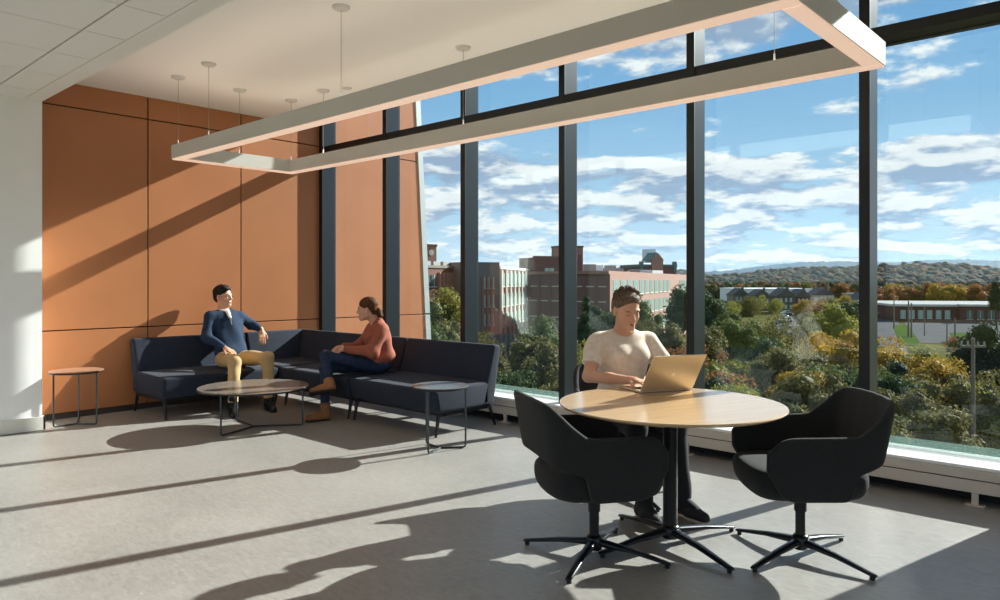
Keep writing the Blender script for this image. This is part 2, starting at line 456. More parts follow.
disc('trim_4', -6.077, 4.36, .05, 'small round white sprinkler cap on the ceiling near the windows')

# ================================================================== FURNITURE
def fabric(name, a, b, scale=420):
    m = mat(name, a, .95, rgb2=b, scale=scale, bump=.35, bscale=380, sheen=.05)
    return m
M_sofa = fabric('navy_charcoal_tweed', (15,20,31), (42,52,72), 110)
M_chair = fabric('charcoal_wool', (28,28,28), (46,46,46), 260)
M_leg = mat('black_powder_coat', (22,22,24), .38, .2)
M_chrome = mat('dark_polished_alloy', (46,48,52), .28, .85)
M_steel = mat('dark_steel_rod', (70,76,78), .35, .7)

def soft_block(name, bot, top, m, parent, r=.03, loc=None):
    """rounded upholstered block from 4 bottom and 4 top corners"""
    bm = bmesh.new(); frustum(bm, bot, top)
    bmesh.ops.subdivide_edges(bm, edges=bm.edges[:], cuts=1, use_grid_fill=True)
    me = bpy.data.meshes.new(name); bm.to_mesh(me); bm.free()
    o = mesh_obj(name, me, m, parent, True, loc)
    md = o.modifiers.new('bevel', 'BEVEL'); md.width = r; md.segments = 4; md.limit_method = 'ANGLE'; md.angle_limit = math.radians(25)
    return o
def sofa_module(label, name, x, y, rz, W, D=.84, legs='all', ends=(True, True), arm=None):
    """local: x along the seat 0..W, back at +y (y=D), front at y=0"""
    t = empty('sofa_section', (x, y, 0), rz, label, 'sofa', 'sections of the dark corner sofa')
    g = .004
    zb = .205; sh = .425
    soft_block('seat', [(g, .045, zb), (W-g, .045, zb), (W-g, D-.16, zb), (g, D-.16, zb)],
               [(g, .0, sh-.015), (W-g, .0, sh-.015), (W-g, D-.16, sh), (g, D-.16, sh)], M_sofa, t, .032)
    soft_block('backrest', [(g, D-.27, zb+.0), (W-g, D-.27, zb), (W-g, D-.10, zb), (g, D-.10, zb)],
               [(g, D-.10, .755), (W-g, D-.10, .755), (W-g, D+.0, .745), (g, D+.0, .745)], M_sofa, t, .026)
    bm = bmesh.new(); box(bm, .03, W-.03, .12, .15, .17, .20); box(bm, .03, W-.03, D-.2, D-.17, .17, .20)
    box(bm, .03, .06, .06, D-.1, .172, .205); box(bm, W-.06, W-.03, .06, D-.1, .172, .205)
    bobj('frame', bm, M_leg, t, bevel=.003)
    for sx in (.045, W-.045):
        for yy, dy in ((.08, -.035), (D-.12, .075)):
            if arm == 'corner' and not (sx < .1 and yy < .2): continue
            bm = bmesh.new()
            tube(bm, [(sx, yy, .185), (sx, yy+dy*.9, .02), (sx, yy+dy, .0)], [.019, .012, .0115], 10)
            bobj('leg', bm, M_leg, t)
    return t
# left section along the orange wall: local +y -> world -X, local x -> world +Y
sofa_module('long dark tweed sofa section against the orange wall, where the man sits', 's', -7.075, 2.96, PI/2, 1.24)
# corner unit
t = empty('sofa_section', (-7.075, 4.205, 0), 0, 'square dark corner unit of the sofa, between the two seated people', 'sofa', 'sections of the dark corner sofa')
soft_block('seat', [(-.68, .0, .205), (.0, .0, .205), (.0, .66, .205), (-.68, .66, .205)], [(-.68, .0, .425), (.0, .0, .425), (.0, .66, .425), (-.68, .66, .425)], M_sofa, t, .03)
soft_block('backrest', [(-.72, .57, .205), (.0, .57, .205), (.0, .74, .205), (-.72, .74, .205)], [(-.82, .74, .755), (.0, .74, .755), (.0, .82, .745), (-.84, .82, .745)], M_sofa, t, .026)
soft_block('backrest', [(-.74, .004, .205), (-.57, .004, .205), (-.57, .7, .205), (-.74, .7, .205)], [(-.84, .004, .745), (-.74, .004, .755), (-.74, .82, .755), (-.84, .82, .745)], M_sofa, t, .026)
bm = bmesh.new(); box(bm, -.66, -.04, .04, .07, .17, .205); box(bm, -.07, -.04, .04, .62, .17, .205); box(bm, -.66, -.63, .04, .62, .17, .205)
bobj('frame', bm, M_leg, t, bevel=.003)
for a in ((-.1, .03), (-.68, .68)):
    bm = bmesh.new(); tube(bm, [(a[0], a[1], .19), (a[0]-.01, a[1]-.03, .0)], [.019, .011], 10); bobj('leg', bm, M_leg, t)
# two sections along the windows: back at +Y
sofa_module('dark tweed sofa section under the window posts, where the woman sits', 's', -7.07, 4.19, 0, 1.235)
sofa_module('empty dark tweed sofa section at the right end, beside the small table', 's', -5.83, 4.19, 0, 1.25)

def tri_table(name, x, y, r, h, rz, label, mtop, feet_r, rod=.008):
    t = empty(name, (x, y, 0), rz, label, 'table', None)
    bm = bmesh.new(); lathe(bm, [(0, h-.02), (r-.014, h-.02), (r-.004, h-.012), (r, h-.006), (r, h-.002), (r-.003, h), (0, h)], 72)
    bobj('tabletop', bm, mtop, t)
    bm = bmesh.new(); lathe(bm, [(r-.03, h-.0205), (r-.002, h-.0205), (r+.0015, h-.014), (r+.0015, h-.007), (r-.002, h-.0135), (r-.03, h-.019)], 72)
    bobj('rim', bm, M_leg, t)
    for k in range(3):
        a = 2*PI*k/3; dx, dy = math.cos(a), math.sin(a)
        bm = bmesh.new()
        R = feet_r
        tube(bm, [(dx*R, dy*R, h-.02), (dx*R, dy*R, .03), (dx*(R-.006), dy*(R-.006), .016), (dx*(R-.02), dy*(R-.02), .0085), (dx*.004, dy*.004, .0085)], rod, 8)
        bobj('leg', bm, M_steel, t)
    return t
M_top1 = mat('walnut_laminate', (112,104,98), .2, rgb2=(132,122,114), scale=3, stretch=(1, 9, 1), spec=.6)
M_top2 = mat('coral_laminate', (158,120,98), .3, spec=.5)
M_top3 = mat('slate_laminate', (96,96,98), .25, spec=.6)
ang = lambda p, c: math.atan2(p[1]-c[1], p[0]-c[0])
tri_table('coffee_table', -6.19, 3.41, .488, .378, ang((-6.017, 2.997), (-6.19, 3.41)), 'low wide round coffee table with wood top, in front of the man', M_top1, .435)
tri_table('side_table', -4.294, 3.98, .228, .51, ang((-4.22, 3.783), (-4.294, 3.98))+.0, 'small round grey side table standing by the right end of the sofa', M_top3, .205)
tri_table('side_table', -7.53, 2.351, .228, .51, ang((-7.505, 2.154), (-7.53, 2.351)), 'small round side table with coral brown top by the orange wall', M_top2, .2)

# --- round work table
tt = empty('round_table', (-1.878, 3.345, 0), math.radians(69), 'large round pale oak table on a black four-star pedestal, holding the laptop', 'table')
bm = bmesh.new(); R = .568; h = .722
lathe(bm, [(0, h-.034), (R-.09, h-.034), (R-.02, h-.019), (R-.004, h-.012), (R, h-.006), (R-.003, h-.001), (R-.008, h), (0, h)], 96)
def oak():
    m = mat('pale_oak', (206,170,128), .24, rgb2=(214,182,142), scale=2.2, stretch=(1.2, 22, 1), spec=.55)
    p = m.node_tree.nodes['Principled BSDF']; p.inputs['Coat Weight'].default_value = .8; p.inputs['Coat Roughness'].default_value = .16
    return m
bobj('tabletop', bm, oak(), tt, smooth=False)
tt.children[0].data.polygons.foreach_set('use_smooth', [False]*len(tt.children[0].data.polygons))
bm = bmesh.new(); cyl(bm, (0,0,.05), (0,0,.69), .037, .037, 28); lathe(bm, [(0, .672), (.16, .672), (.17, .688), (0, .688)], 28)
bobj('column', bm, M_leg, tt, bevel=.001)
def star_leg(R, ang, z0=.085, z1=.03, w0=.036, w1=.022, name='leg', parent=None, m=None, th=.03):
    ca, sa = math.cos(ang), math.sin(ang)
    bm = bmesh.new()
    prof = [(.0, z0+.012, w0*.9, .04), (.05, z0, w0, .035), (R*.5, (z0+z1)/2+.008, (w0+w1)/2, .024), (R-.015, z1, w1, .016), (R, z1-.004, w1*.8, .012)]
    rings = []
    for (r, z, w, t_) in prof:
        ring = []
        for k in range(10):
            q = 2*PI*k/10
            lx, lz = math.cos(q)*w*.5, math.sin(q)*t_*.5
            lx = math.copysign(abs(lx/(w*.5))**.7*w*.5, lx) if abs(lx) > 1e-9 else 0
            ring.append(bm.verts.new((r*ca - lx*sa, r*sa + lx*ca, z-t_*.5+lz)))
        rings.append(ring)
    for A, B in zip(rings, rings[1:]):
        for k in range(10): bm.faces.new((A[k], A[(k+1) % 10], B[(k+1) % 10], B[k]))
    bm.faces.new(rings[0][::-1]); bm.faces.new(rings[-1])
    o = bobj(name, bm, m or M_chrome, parent, smooth=True)
    bm = bmesh.new(); cyl(bm, ((R-.018)*ca, (R-.018)*sa, .0), ((R-.018)*ca, (R-.018)*sa, z1-.008), .012, .011, 12)
    bobj('glide', bm, M_leg, o)
    return o
for k in range(4): star_leg(.435, PI/2*k, name='leg', parent=tt, w0=.058, w1=.036)
bm = bmesh.new(); lathe(bm, [(0, .035), (.045, .035), (.052, .05), (.048, .085), (.038, .1), (0, .1)], 28); bobj('hub', bm, M_chrome, tt, smooth=True)

# --- swivel armchair with faceted wrap-around shell
def make_armchair():
    t = empty('swivel_armchair')
    # stations: plan x, y, z bottom, z top, lean out (x,y) at top
    half = [  # right side from front tip to back centre
        (.292, .268, .470, .555, .006, .006),
        (.298, .195, .345, .628, .016, .004),
        (.300, .150, .318, .640, .020, .0),
        (.302, -.130, .322, .646, .028, -.006),
        (.297, -.160, .455, .652, .032, -.016),
        (.284, -.212, .475, .706, .034, -.036),
        (.262, -.248, .490, .774, .032, -.066),
        (.228, -.268, .500, .808, .028, -.082),
        (.120, -.280, .514, .814, .014, -.088),
        (.0, -.282, .518, .816, .0, -.090)]
    dense = [half[0]]
    for p, q in zip(half, half[1:]):
        nn = max(1, round(math.dist(p[:4], q[:4])/.045))
        dense += [tuple(p[i]+(q[i]-p[i])*j/nn for i in range(6)) for j in range(1, nn+1)]
    st = dense + [(-a, b, c, d, -e, f) for a, b, c, d, e, f in dense[-2::-1]]
    rows = 8
    V = []; F = []
    for (x, y, z0, z1, lx, ly) in st:
        for r in range(rows):
            u = r/(rows-1); q = (z0+(z1-z0)*u-.31)/.5
            V.append(((x + lx*q - .03*(1-q)**2*x/.3)*.945, (y + ly*q)*.945, (z0+(z1-z0)*u-.32)*.95+.335))
    for i in range(len(st)-1):
        for r in range(rows-1):
            F.append((i*rows+r, (i+1)*rows+r, (i+1)*rows+r+1, i*rows+r+1))
    sh = pyobj('shell', V, F, M_chair, t, True)
    md = sh.modifiers.new('solid', 'SOLIDIFY'); md.thickness = .036; md.offset = 0
    md = sh.modifiers.new('sub', 'SUBSURF'); md.levels = 2; md.render_levels = 2
    # seat
    bm = bmesh.new()
    out = [(.20, .300), (.245, .23), (.250, 0), (.235, -.2), (.16, -.285), (-.16, -.285), (-.235, -.2), (-.250, 0), (-.245, .23), (-.20, .300)]
    lay = [(.315, .80), (.335, .93), (.385, 1.0), (.435, 1.0), (.462, .95), (.470, .8)]
    rings = []
    for z, k in lay: rings.append([bm.verts.new((x*k, y*k, z + (.008*(1-k) if z > .4 else 0))) for x, y in out])
    for A, B in zip(rings, rings[1:]):
        for j in range(10): bm.faces.new((A[j], A[(j+1) % 10], B[(j+1) % 10], B[j]))
    bm.faces.new(rings[0][::-1]); bm.faces.new(rings[-1])
    bobj('seat', bm, M_chair, t, smooth=True, sub=2)
    bm = bmesh.new(); cyl(bm, (0,0,.22), (0,0,.325), .030, .030, 24); lathe(bm, [(0,.302),(.11,.302),(.12,.32),(0,.325)], 24); bobj('column_sleeve', bm, M_leg, t)
    bm = bmesh.new(); cyl(bm, (0,0,.06), (0,0,.23), .024, .024, 24); bobj('column', bm, M_leg, t)
    bm = bmesh.new(); lathe(bm, [(0, .035), (.035, .035), (.042, .05), (.040, .09), (.03, .105), (0, .105)], 24); bobj('hub', bm, M_chrome, t, smooth=True)
    b = bpy.data.objects.new('star_base', None)
    for k in range(4): star_leg(.375, PI/2*k, name='leg', parent=t, w0=.050, w1=.032)
    return t
ch = make_armchair()
def place_chair(o, x, y, face, base, label):
    """face: direction the seat looks to (degrees); base: direction of one star leg"""
    o.location = (x, y, 0); f = math.radians(face)-PI/2; o.rotation_euler = (0, 0, f)
    tag(o, label, 'chair', 'charcoal swivel armchairs at the round table')
    for c in kids(o):
        if c.name.split('.')[0] in ('leg',): c.rotation_euler = (0, 0, math.radians(base)-f)
c2 = copy_tree(ch); c3 = copy_tree(ch)
place_chair(ch, -2.07, 2.945, 58, 17, 'charcoal swivel armchair in front of the table, its back towards the sofa')
place_chair(c2, -1.326, 3.634, 221, -13, 'charcoal swivel armchair right of the table, open side to the table')
place_chair(c3, -2.50, 3.935, -40, 60, 'charcoal swivel armchair behind the table, with the woman seated in it')
# ================================================================== OUTSIDE
G = -12.0
M_grass = mat('dry_undergrowth', (70,72,44), .95, spec=0., rgb2=(104,98,62), scale=.12)
M_asph = mat('pale_asphalt', (96,96,97), .95, var=.08, scale=.3, spec=.0)
M_lawn = mat('lawn', (70,88,48), .95, spec=0., var=.12, scale=.5)
M_brickA = mat('dark_red_brick', (104,62,54), .85, var=.12, scale=1.2)
M_brickB = mat('brown_brick', (112,84,76), .85, var=.08, scale=1.0)
M_brickP = mat('pink_brick', (150,112,97), .85, var=.08, scale=1.0)
M_conc = mat('grey_concrete_panel', (116,112,106), .8, var=.05, scale=.6)
M_pale = mat('pale_concrete', (196,190,180), .8)
M_wpanel = mat('white_metal_panel', (222,226,228), .5)
M_winb = mat('building_window_glass', (74,94,96), .12, .0, spec=.9)
M_winl = mat('pale_building_glass', (150,176,168), .2, .0, spec=.8)
M_roofg = mat('grey_flat_roof', (150,150,148), .9, spec=.1)
M_teal = mat('teal_copper_roof', (70,104,100), .6)
M_shing = mat('dark_shingle_roof', (72,72,76), .8)
M_mroon = mat('maroon_brick', (92,44,44), .8, var=.1, scale=1)
M_wood = mat('weathered_wood_pole', (112,104,94), .85, var=.1, scale=4)
M_ac = mat('grey_roof_unit', (150,146,140), .7)

bm = bmesh.new()
bmesh.ops.create_grid(bm, x_segments=60, y_segments=60, size=6000)
bmesh.ops.translate(bm, vec=(-1500, 2600, G), verts=bm.verts)
struct(bobj('ground', bm, M_grass))
def patch(name, pts, m, z=.04):
    """ground patch from (px, w) corners"""
    P = [gpos(*p) for p in pts]; bm = bmesh.new()
    frustum(bm, [(x, y, G-.05) for x, y in P], [(x, y, G+z) for x, y in P])
    bmesh.ops.recalc_face_normals(bm, faces=bm.faces[:])
    return bobj(name, bm, m)
struct(patch('car_park', [(908, 155), (1080, 150), (1080, 232), (905, 232)], M_asph))
struct(patch('road', [(874, 100), (915, 100), (897, 262), (870, 262)], M_asph, .06))
struct(patch('lawn_strip', [(900, 150), (922, 148), (908, 215), (893, 215)], M_lawn, .12))
struct(patch('lawn_strip', [(952, 168), (985, 168), (972, 184), (950, 184)], M_lawn, .12))
struct(patch('car_park', [(776, 175), (806, 175), (812, 330), (790, 330)], M_asph))
struct(patch('car_park', [(838, 190), (872, 190), (872, 400), (846, 400)], M_asph))
struct(patch('car_park', [(498, 120), (530, 120), (530, 215), (490, 215)], M_asph))
struct(patch('lawn_strip', [(503, 205), (530, 190), (530, 260), (500, 260)], M_lawn, .12))
struct(patch('road', [(478, 180), (506, 176), (506, 205), (478, 208)], M_asph, .07))

def wframe(p0, p1):
    a = Vector((*p0, 0)); b = Vector((*p1, 0)); d = (b-a); L_ = d.length; d.normalize()
    n = Vector((d.y, -d.x, 0))
    if n.dot(-(a+b)/2) < 0: n = -n        # n points to the viewer side
    return a, d, n, L_
def bbox_local(bm, a, d, n, s0, s1, t0, t1, z0, z1):
    """s along facade, t away from viewer behind the facade (negative = proud of it)"""
    def p(s, t, z): v = a + d*s - n*t; return (v.x, v.y, z)
    q = [(s0, t0), (s1, t0), (s1, t1), (s0, t1)]
    frustum(bm, [p(s, t, z0) for s, t in q], [p(s, t, z1) for s, t in q])
def block(root, name, fr, s0, s1, t0, t1, z0, z1, m, bevel=0):
    bm = bmesh.new(); bbox_local(bm, *fr[:3], s0, s1, t0, t1, z0, z1)
    bmesh.ops.recalc_face_normals(bm, faces=bm.faces[:])
    o = bobj(name, bm, m, root)
    return o
def windows(root, fr, s0, s1, ncol, rows, wfrac, m, sillm=None, depth=.12, name='window'):
    step = (s1-s0)/ncol
    for (z0, z1) in rows:
        for c in range(ncol):
            a = s0+step*c+step*(1-wfrac)/2; b = a+step*wfrac
            bm = bmesh.new(); bbox_local(bm, *fr[:3], a, b, -.14, .3, z0, z1)
            mid = (a+b)/2
            bmesh.ops.recalc_face_normals(bm, faces=bm.faces[:])
            o = bobj(name, bm, m, root)
            bm = bmesh.new(); bbox_local(bm, *fr[:3], mid-.06, mid+.06, -.18, .0, z0, z1); bbox_local(bm, *fr[:3], a-.1, b+.1, -.22, .0, z0-.15, z0)
            bobj('window_bar', bm, sillm or M_pale, o)
def bld(label, cat='building', group=None, name='building'): return empty(name, (0,0,0), 0, label, cat, group)

# A: dark red brick mill at the left
b = bld('dark red brick mill building behind the yellow green tree, at the left window')
fr = wframe(gpos(410, 108), gpos(460, 122)); Lf = fr[3]
block(b, 'wall', fr, 0, Lf, 0, 4, G, 3.3, M_brickA)
block(b, 'parapet', fr, -.2, Lf+.2, -.2, .5, 3.3, 3.7, M_conc)
for k in range(7):
    s = Lf*(.52+.075*k)
    block(b, 'pilaster', fr, s, s+.5, -.45, 0, G, 2.6, M_brickP)
windows(b, fr, Lf*.12, Lf*.5, 3, [(.4, 2.2), (-3.2, -1.2), (-6.8, -4.8)], .8, M_winb)
windows(b, fr, Lf*.54, Lf*.97, 6, [(.2, 2.2), (-3.4, -1.2), (-7, -4.8)], .5, M_winb)
for k in range(3): block(b, 'roof_unit', fr, Lf*(.35+.2*k), Lf*(.35+.2*k)+2.2, 1, 3.5, 3.3, 4.4, M_ac)
# B: clock tower
b = bld('slim brick clock tower rising above the dark mill roof', 'tower', name='clock_tower')
fr = wframe(gpos(420, 232), gpos(436.5, 236)); Lf = fr[3]
block(b, 'shaft', fr, 0, Lf, 0, 5, G, 12.2, M_brickP)
block(b, 'cornice', fr, -.2, Lf+.2, -.2, 5.2, 12.2, 13, M_brickA)
for k in (0, 1): block(b, 'louvre', fr, Lf*(.52+.2*k), Lf*(.52+.2*k)+.5, -.1, .1, 2.5, 6.5, M_pale)
bm = bmesh.new(); c_ = fr[0]+fr[1]*Lf*.68; cyl(bm, (c_.x+fr[2].x*.15, c_.y+fr[2].y*.15, 10.3), (c_.x, c_.y, 10.3), .95, n=20); bobj('clock_face', bm, M_pale, b)
# C: grey panel building
b = bld('grey panel building with tall brick window strips, in the second window')
fr = wframe(gpos(464, 116), gpos(499.5, 119)); Lf = fr[3]
block(b, 'wall', fr, 0, Lf, 0, 18, G, 4.3, M_conc)
for c in (0, 1, 2):
    s = Lf*(.485+.125*c); block(b, 'pilaster', fr, s, s+.35, -.35, 0, G, 1.9, M_brickP)
windows(b, fr, Lf*.50, Lf*.86, 3, [(.1, 1.9), (-2.9, -1.0), (-5.9, -4.0), (-9, -7)], .62, M_winl)
for z in (-.8, -3.8, -6.8): block(b, 'spandrel', fr, Lf*.56, Lf*.86, -.18, 0, z-.0, z+.55, M_brickP)
# D: pale brick office with big windows
b = bld('long pink brick office with rows of large green windows, beside the grey building')
fr = wframe(gpos(499.5, 124), gpos(534, 158)); Lf = fr[3]
block(b, 'wall', fr, 0, Lf, 0, 16, G, 3.3, M_brickP)
block(b, 'parapet', fr, -.1, Lf+.1, -.2, .6, 3.3, 3.75, M_pale)
windows(b, fr, .4, Lf-.4, 9, [(.3, 2.6), (-3.2, -.9), (-6.7, -4.4), (-10.2, -7.9)], .78, M_winl)
for k in range(10):
    s = .4+(Lf-.8)/9*k; block(b, 'pilaster', fr, s-.25, s+.25, -.4, 0, G, 3.2, M_pale)
# E: big brown warehouse block with window facade running back
b = bld('huge brown brick warehouse block with a long row of windows along its right side')
pc = gpos(609, 106)
fr = wframe(gpos(529, 116), pc); Lf = fr[3]
fr2 = wframe(pc, gpos(700, 212)); L2 = fr2[3]
bm = bmesh.new()
a_, b_, c_ = Vector((*gpos(529, 116), 0)), Vector((*pc, 0)), Vector((*gpos(700, 212), 0)); d_ = a_+(c_-b_)
ftp = [a_, b_, c_, d_]
frustum(bm, [(v.x, v.y, G) for v in ftp], [(v.x, v.y, 2.45) for v in ftp]); bmesh.ops.recalc_face_normals(bm, faces=bm.faces[:])
bobj('wall', bm, M_brickB, b)
cen = (a_+b_+c_+d_)/4
bm = bmesh.new(); fo = [v+(v-cen).normalized()*.35 for v in ftp]
frustum(bm, [(v.x, v.y, 2.3) for v in fo], [(v.x, v.y, 2.75) for v in fo]); bmesh.ops.recalc_face_normals(bm, faces=bm.faces[:])
bobj('parapet', bm, M_brickP, b)
for z in (.35, -1.9, -4.4):
    for k in range(7): block(b, 'stone_band', fr, Lf*(k+.12)/7, Lf*(k+.78)/7, -.06, .0, z, z+.16, M_pale)
for k in range(8): block(b, 'pilaster', fr, Lf*k/7-.2, Lf*k/7+.2, -.1, .0, G, 2.2, M_brickB)
block(b, 'brick_facing', fr2, 0, L2, -.08, 0, G, 2.3, M_brickP)
windows(b, fr2, 1.5, L2*.5, 11, [(-.9, 1.4), (-4.5, -2.2), (-8.1, -5.8)], .72, M_winl)
windows(b, fr2, L2*.62, L2*.98, 10, [(-.9, 1.4), (-4.5, -2.2), (-8.1, -5.8)], .72, M_winl)
def roof_pos(px, w_): return wframe(gpos(px-6, w_), gpos(px+6, w_))
for i, (px, w_, hw, hz, m_) in enumerate(((590, 122, 1.0, 1.3, M_ac), (599, 124, .7, 1.2, M_wpanel), (611, 128, .9, 1.25, M_ac), (620, 136, .7, .8, M_ac), (637, 150, 1.2, .9, M_ac), (645, 165, 1.4, 1.0, M_wpanel))):
    f_ = roof_pos(px, w_); block(b, 'roof_unit', f_, f_[3]/2-hw, f_[3]/2+hw, 0, 2, 2.4, 2.75+hz, m_)
# F: white stair tower on it
b = bld('white panelled stair tower standing in the brown warehouse facade', 'tower', name='stair_tower')
fr = wframe(gpos(652.5, 148), gpos(663, 151)); Lf = fr[3]
block(b, 'wall', fr, 0, Lf, 0, 6, G, 3.4, M_wpanel)
windows(b, fr, Lf*.38, Lf*.85, 1, [(.2, 1.7), (-3, -1.5), (-6.2, -4.7)], .9, M_winb)
# G: brown penthouse block
b = bld('brown brick upper block with pale windows, above the warehouse roof')
fr = wframe(gpos(534.5, 150), gpos(575, 153)); Lf = fr[3]
block(b, 'wall', fr, 0, Lf, 0, 9, G, 6.1, M_brickA)
block(b, 'parapet', fr, -.2, Lf+.2, -.2, .4, 6.0, 6.4, M_brickB)
windows(b, fr, Lf*.24, Lf*.48, 2, [(2.8, 3.9)], .9, M_winl)  # pale glass panes high on the front
# H: brick chimney tower
b = bld('narrow pale brick tower just right of the third window post', 'tower', name='brick_tower')
fr = wframe(gpos(560, 172), gpos(583, 174)); Lf = fr[3]
block(b, 'wall', fr, 0, Lf, 0, 5, G, 9.2, M_brickP)
block(b, 'cap', fr, -.15, Lf+.15, -.15, 5.1, 9.2, 9.6, M_brickB)
for k in range(2): block(b, 'recess', fr, Lf*(.80+.09*k), Lf*(.80+.09*k)+.22, -.05, .0, 3.5, 7.5, M_brickA)
# I: gabled brick hall
b = bld('red brick hall with pointed gable and teal roof, above the warehouse facade')
fr = wframe(gpos(639, 225), gpos(676, 228)); Lf = fr[3]
block(b, 'wall', fr, 0, Lf, 0, 14, G, 5.6, M_brickA)
block(b, 'teal_eave', fr, -.3, Lf+.3, -.3, 14.2, 5.6, 6.3, M_teal)
for s in (.02, .92): block(b, 'corner_turret', fr, Lf*s, Lf*s+1, -.5, .7, 4, 7.2, M_teal)
block(b, 'centre_wall', fr, Lf*.32, Lf*.62, -.8, 0, G, 7.6, M_brickP)
def gable(root, fr, s0, s1, t0, t1, z0, z1, m, name='gable'):
    bm = bmesh.new(); a, d, n, _ = fr
    def p(s, t, z): v = a+d*s-n*t; return bm.verts.new((v.x, v.y, z))
    A = [p(s0, t0, z0), p(s1, t0, z0), p((s0+s1)/2, t0, z1)]; B = [p(s0, t1, z0), p(s1, t1, z0), p((s0+s1)/2, t1, z1)]
    bm.faces.new(A); bm.faces.new(B[::-1])
    for i in range(3): bm.faces.new((A[i], B[i], B[(i+1) % 3], A[(i+1) % 3]))
    bmesh.ops.recalc_face_normals(bm, faces=bm.faces[:])
    return bobj(name, bm, m, root)
gable(b, fr, Lf*.30, Lf*.64, -.9, .2, 7.6, 9.9, M_brickP)
gable(b, fr, Lf*.28, Lf*.66, .2, 6, 7.5, 10.1, M_teal, 'gable_roof')
block(b, 'roof_box', fr, Lf*.42, Lf*.68, 6, 9, 7, 11.3, M_wpanel)

# low maroon shop block at the right
b = bld('low maroon brick building with flat grey roof behind the car park, at the right')
fr = wframe(gpos(893, 238), gpos(1090, 226)); Lf = fr[3]
block(b, 'wall', fr, 0, Lf, 0, 44, G, -7.1, M_mroon)
block(b, 'fascia', fr, -.6, Lf+.6, -.8, 44.6, -7.1, -6.5, M_pale)
block(b, 'roof', fr, -.4, Lf+.4, -.6, 44.4, -6.5, -6.4, M_roofg)
block(b, 'entrance_bay', fr, Lf*.34, Lf*.75, -2.2, 0, G, -6.9, M_mroon)
block(b, 'entrance_fascia', fr, Lf*.335, Lf*.755, -2.9, 0, -6.9, -6.2, M_pale)
windows(b, fr, Lf*.03, Lf*.31, 6, [(-11, -8.3)], .6, M_winl)
fr3 = (fr[0]+fr[2]*2.2, fr[1], fr[2], fr[3])
windows(b, fr3, Lf*.36, Lf*.74, 7, [(-11, -8.2)], .62, M_winb)
block(b, 'planting_wall', fr, Lf*.08, Lf*.9, -6, -5.4, G, G+.9, M_brickB)
# grey shed behind it, white warehouse, houses
b = bld('grey flat building behind the low maroon building, right of the post')
fr = wframe(gpos(868, 395), gpos(914, 395)); Lf = fr[3]
block(b, 'wall', fr, 0, Lf, 0, 30, G, -6.6, M_conc); block(b, 'roof', fr, -.3, Lf+.3, -.4, 30, -6.6, -6.0, M_roofg)
windows(b, fr, 1, Lf-1, 7, [(-10.5, -8.4)], .6, M_winb)
b = bld('long white flat-roofed warehouse below the wooded hills')
fr = wframe(gpos(745, 440), gpos(812, 440)); Lf = fr[3]
block(b, 'wall', fr, 0, Lf, 0, 50, G, -4.4, M_wpanel); block(b, 'roof', fr, -.3, Lf+.3, -.5, 50, -4.4, -3.6, M_wpanel)
windows(b, fr, 2, Lf-2, 12, [(-8.6, -7.2)], .5, M_winb)
def house(px, w_, wid, hgt, wallm, label):
    b = bld(label, 'house', 'small houses below the white warehouse', name='house')
    fr = wframe(gpos(px-wid/2, w_), gpos(px+wid/2, w_)); L_ = fr[3]
    block(b, 'wall', fr, 0, L_, 0, 9, G, G+hgt, wallm)
    gable(b, fr, -.5, L_+.5, -.5, 9.5, G+hgt, G+hgt+3.4, M_shing, 'roof')
    windows(b, fr, L_*.1, L_*.9, 3, [(G+hgt-2.2, G+hgt-.7), (G+hgt-5, G+hgt-3.6)], .45, M_winl)
    block(b, 'chimney', fr, L_*.7, L_*.7+.8, 3, 4, G+hgt, G+hgt+4, M_brickA)
house(741, 330, 16, 6.5, M_conc, 'grey house with dark gable left of the white warehouse')
house(762, 320, 20, 6, M_brickA, 'brick house with dark gable in front of the white warehouse')
house(786, 300, 18, 6.8, M_shing, 'dark house with steep gable in front of the white warehouse')
house(803, 315, 15, 6.2, M_mroon, 'maroon house with dark gable in front of the white warehouse')
house(824, 330, 20, 6.6, M_pale, 'pale house with dark gable right of the white warehouse')
house(866, 300, 14, 5, M_pale, 'pale house with dark gable behind the fourth window post')

# utility poles with wires
def pole(px, w_, top_py, arm=1.2, label='', r=.14, wires=0):
    x, y = gpos(px, w_); zt = gz(top_py, w_)
    t = empty('utility_pole', (x, y, G), 0, label, 'pole', 'wooden utility poles outside')
    H = zt-G
    bm = bmesh.new(); cyl(bm, (0,0,0), (0,0,H), r, r*.62, 10); bobj('post', bm, M_wood, t)
    if arm:
        a = .35
        bm = bmesh.new(); M_ = Matrix.Translation((0,0,H-.35)) @ Matrix.Rotation(TH-.25+PI*0, 4, 'Z')
        box(bm, -arm/2, arm/2, -.05, .05, -.045, .045, M_)
        bobj('crossarm', bm, M_wood, t)
        for s in (-.45, -.2, .2, .45):
            bm = bmesh.new(); v = M_ @ Vector((s*arm, 0, .06)); cyl(bm, v, v+Vector((0,0,.14)), .045, .03, 8); bobj('insulator', bm, M_ac, t)
    return t
pole(973, 30, 338, .95, 'nearest wooden utility pole with a crossarm, rising from the bushes at the right', .11)
pole(908.5, 172, 301, 0, 'tall plain pole on the grass strip before the maroon building, left of a pair', .24)
pole(911.5, 168, 303, 0, 'tall plain pole on the grass strip before the maroon building, right of a pair', .22)
pole(894, 200, 299, 2.2, 'wooden pole with crossarm beside the road, just right of the fourth post', .2)
pole(924.5, 175, 306, 0, 'thin pole at the left edge of the car park', .14)
pole(947, 150, 322, 2, 'short pole with crossarm standing in the car park', .16)
pole(955, 140, 318, 0, 'brown pole behind the yellow bush in the car park', .2)
pole(514.5, 62, 335, 0, 'thin pale pole beside the leafy trees in the second window', .09)
pole(828, 360, 281, 0, 'slim white mast beside the pale house', .5)

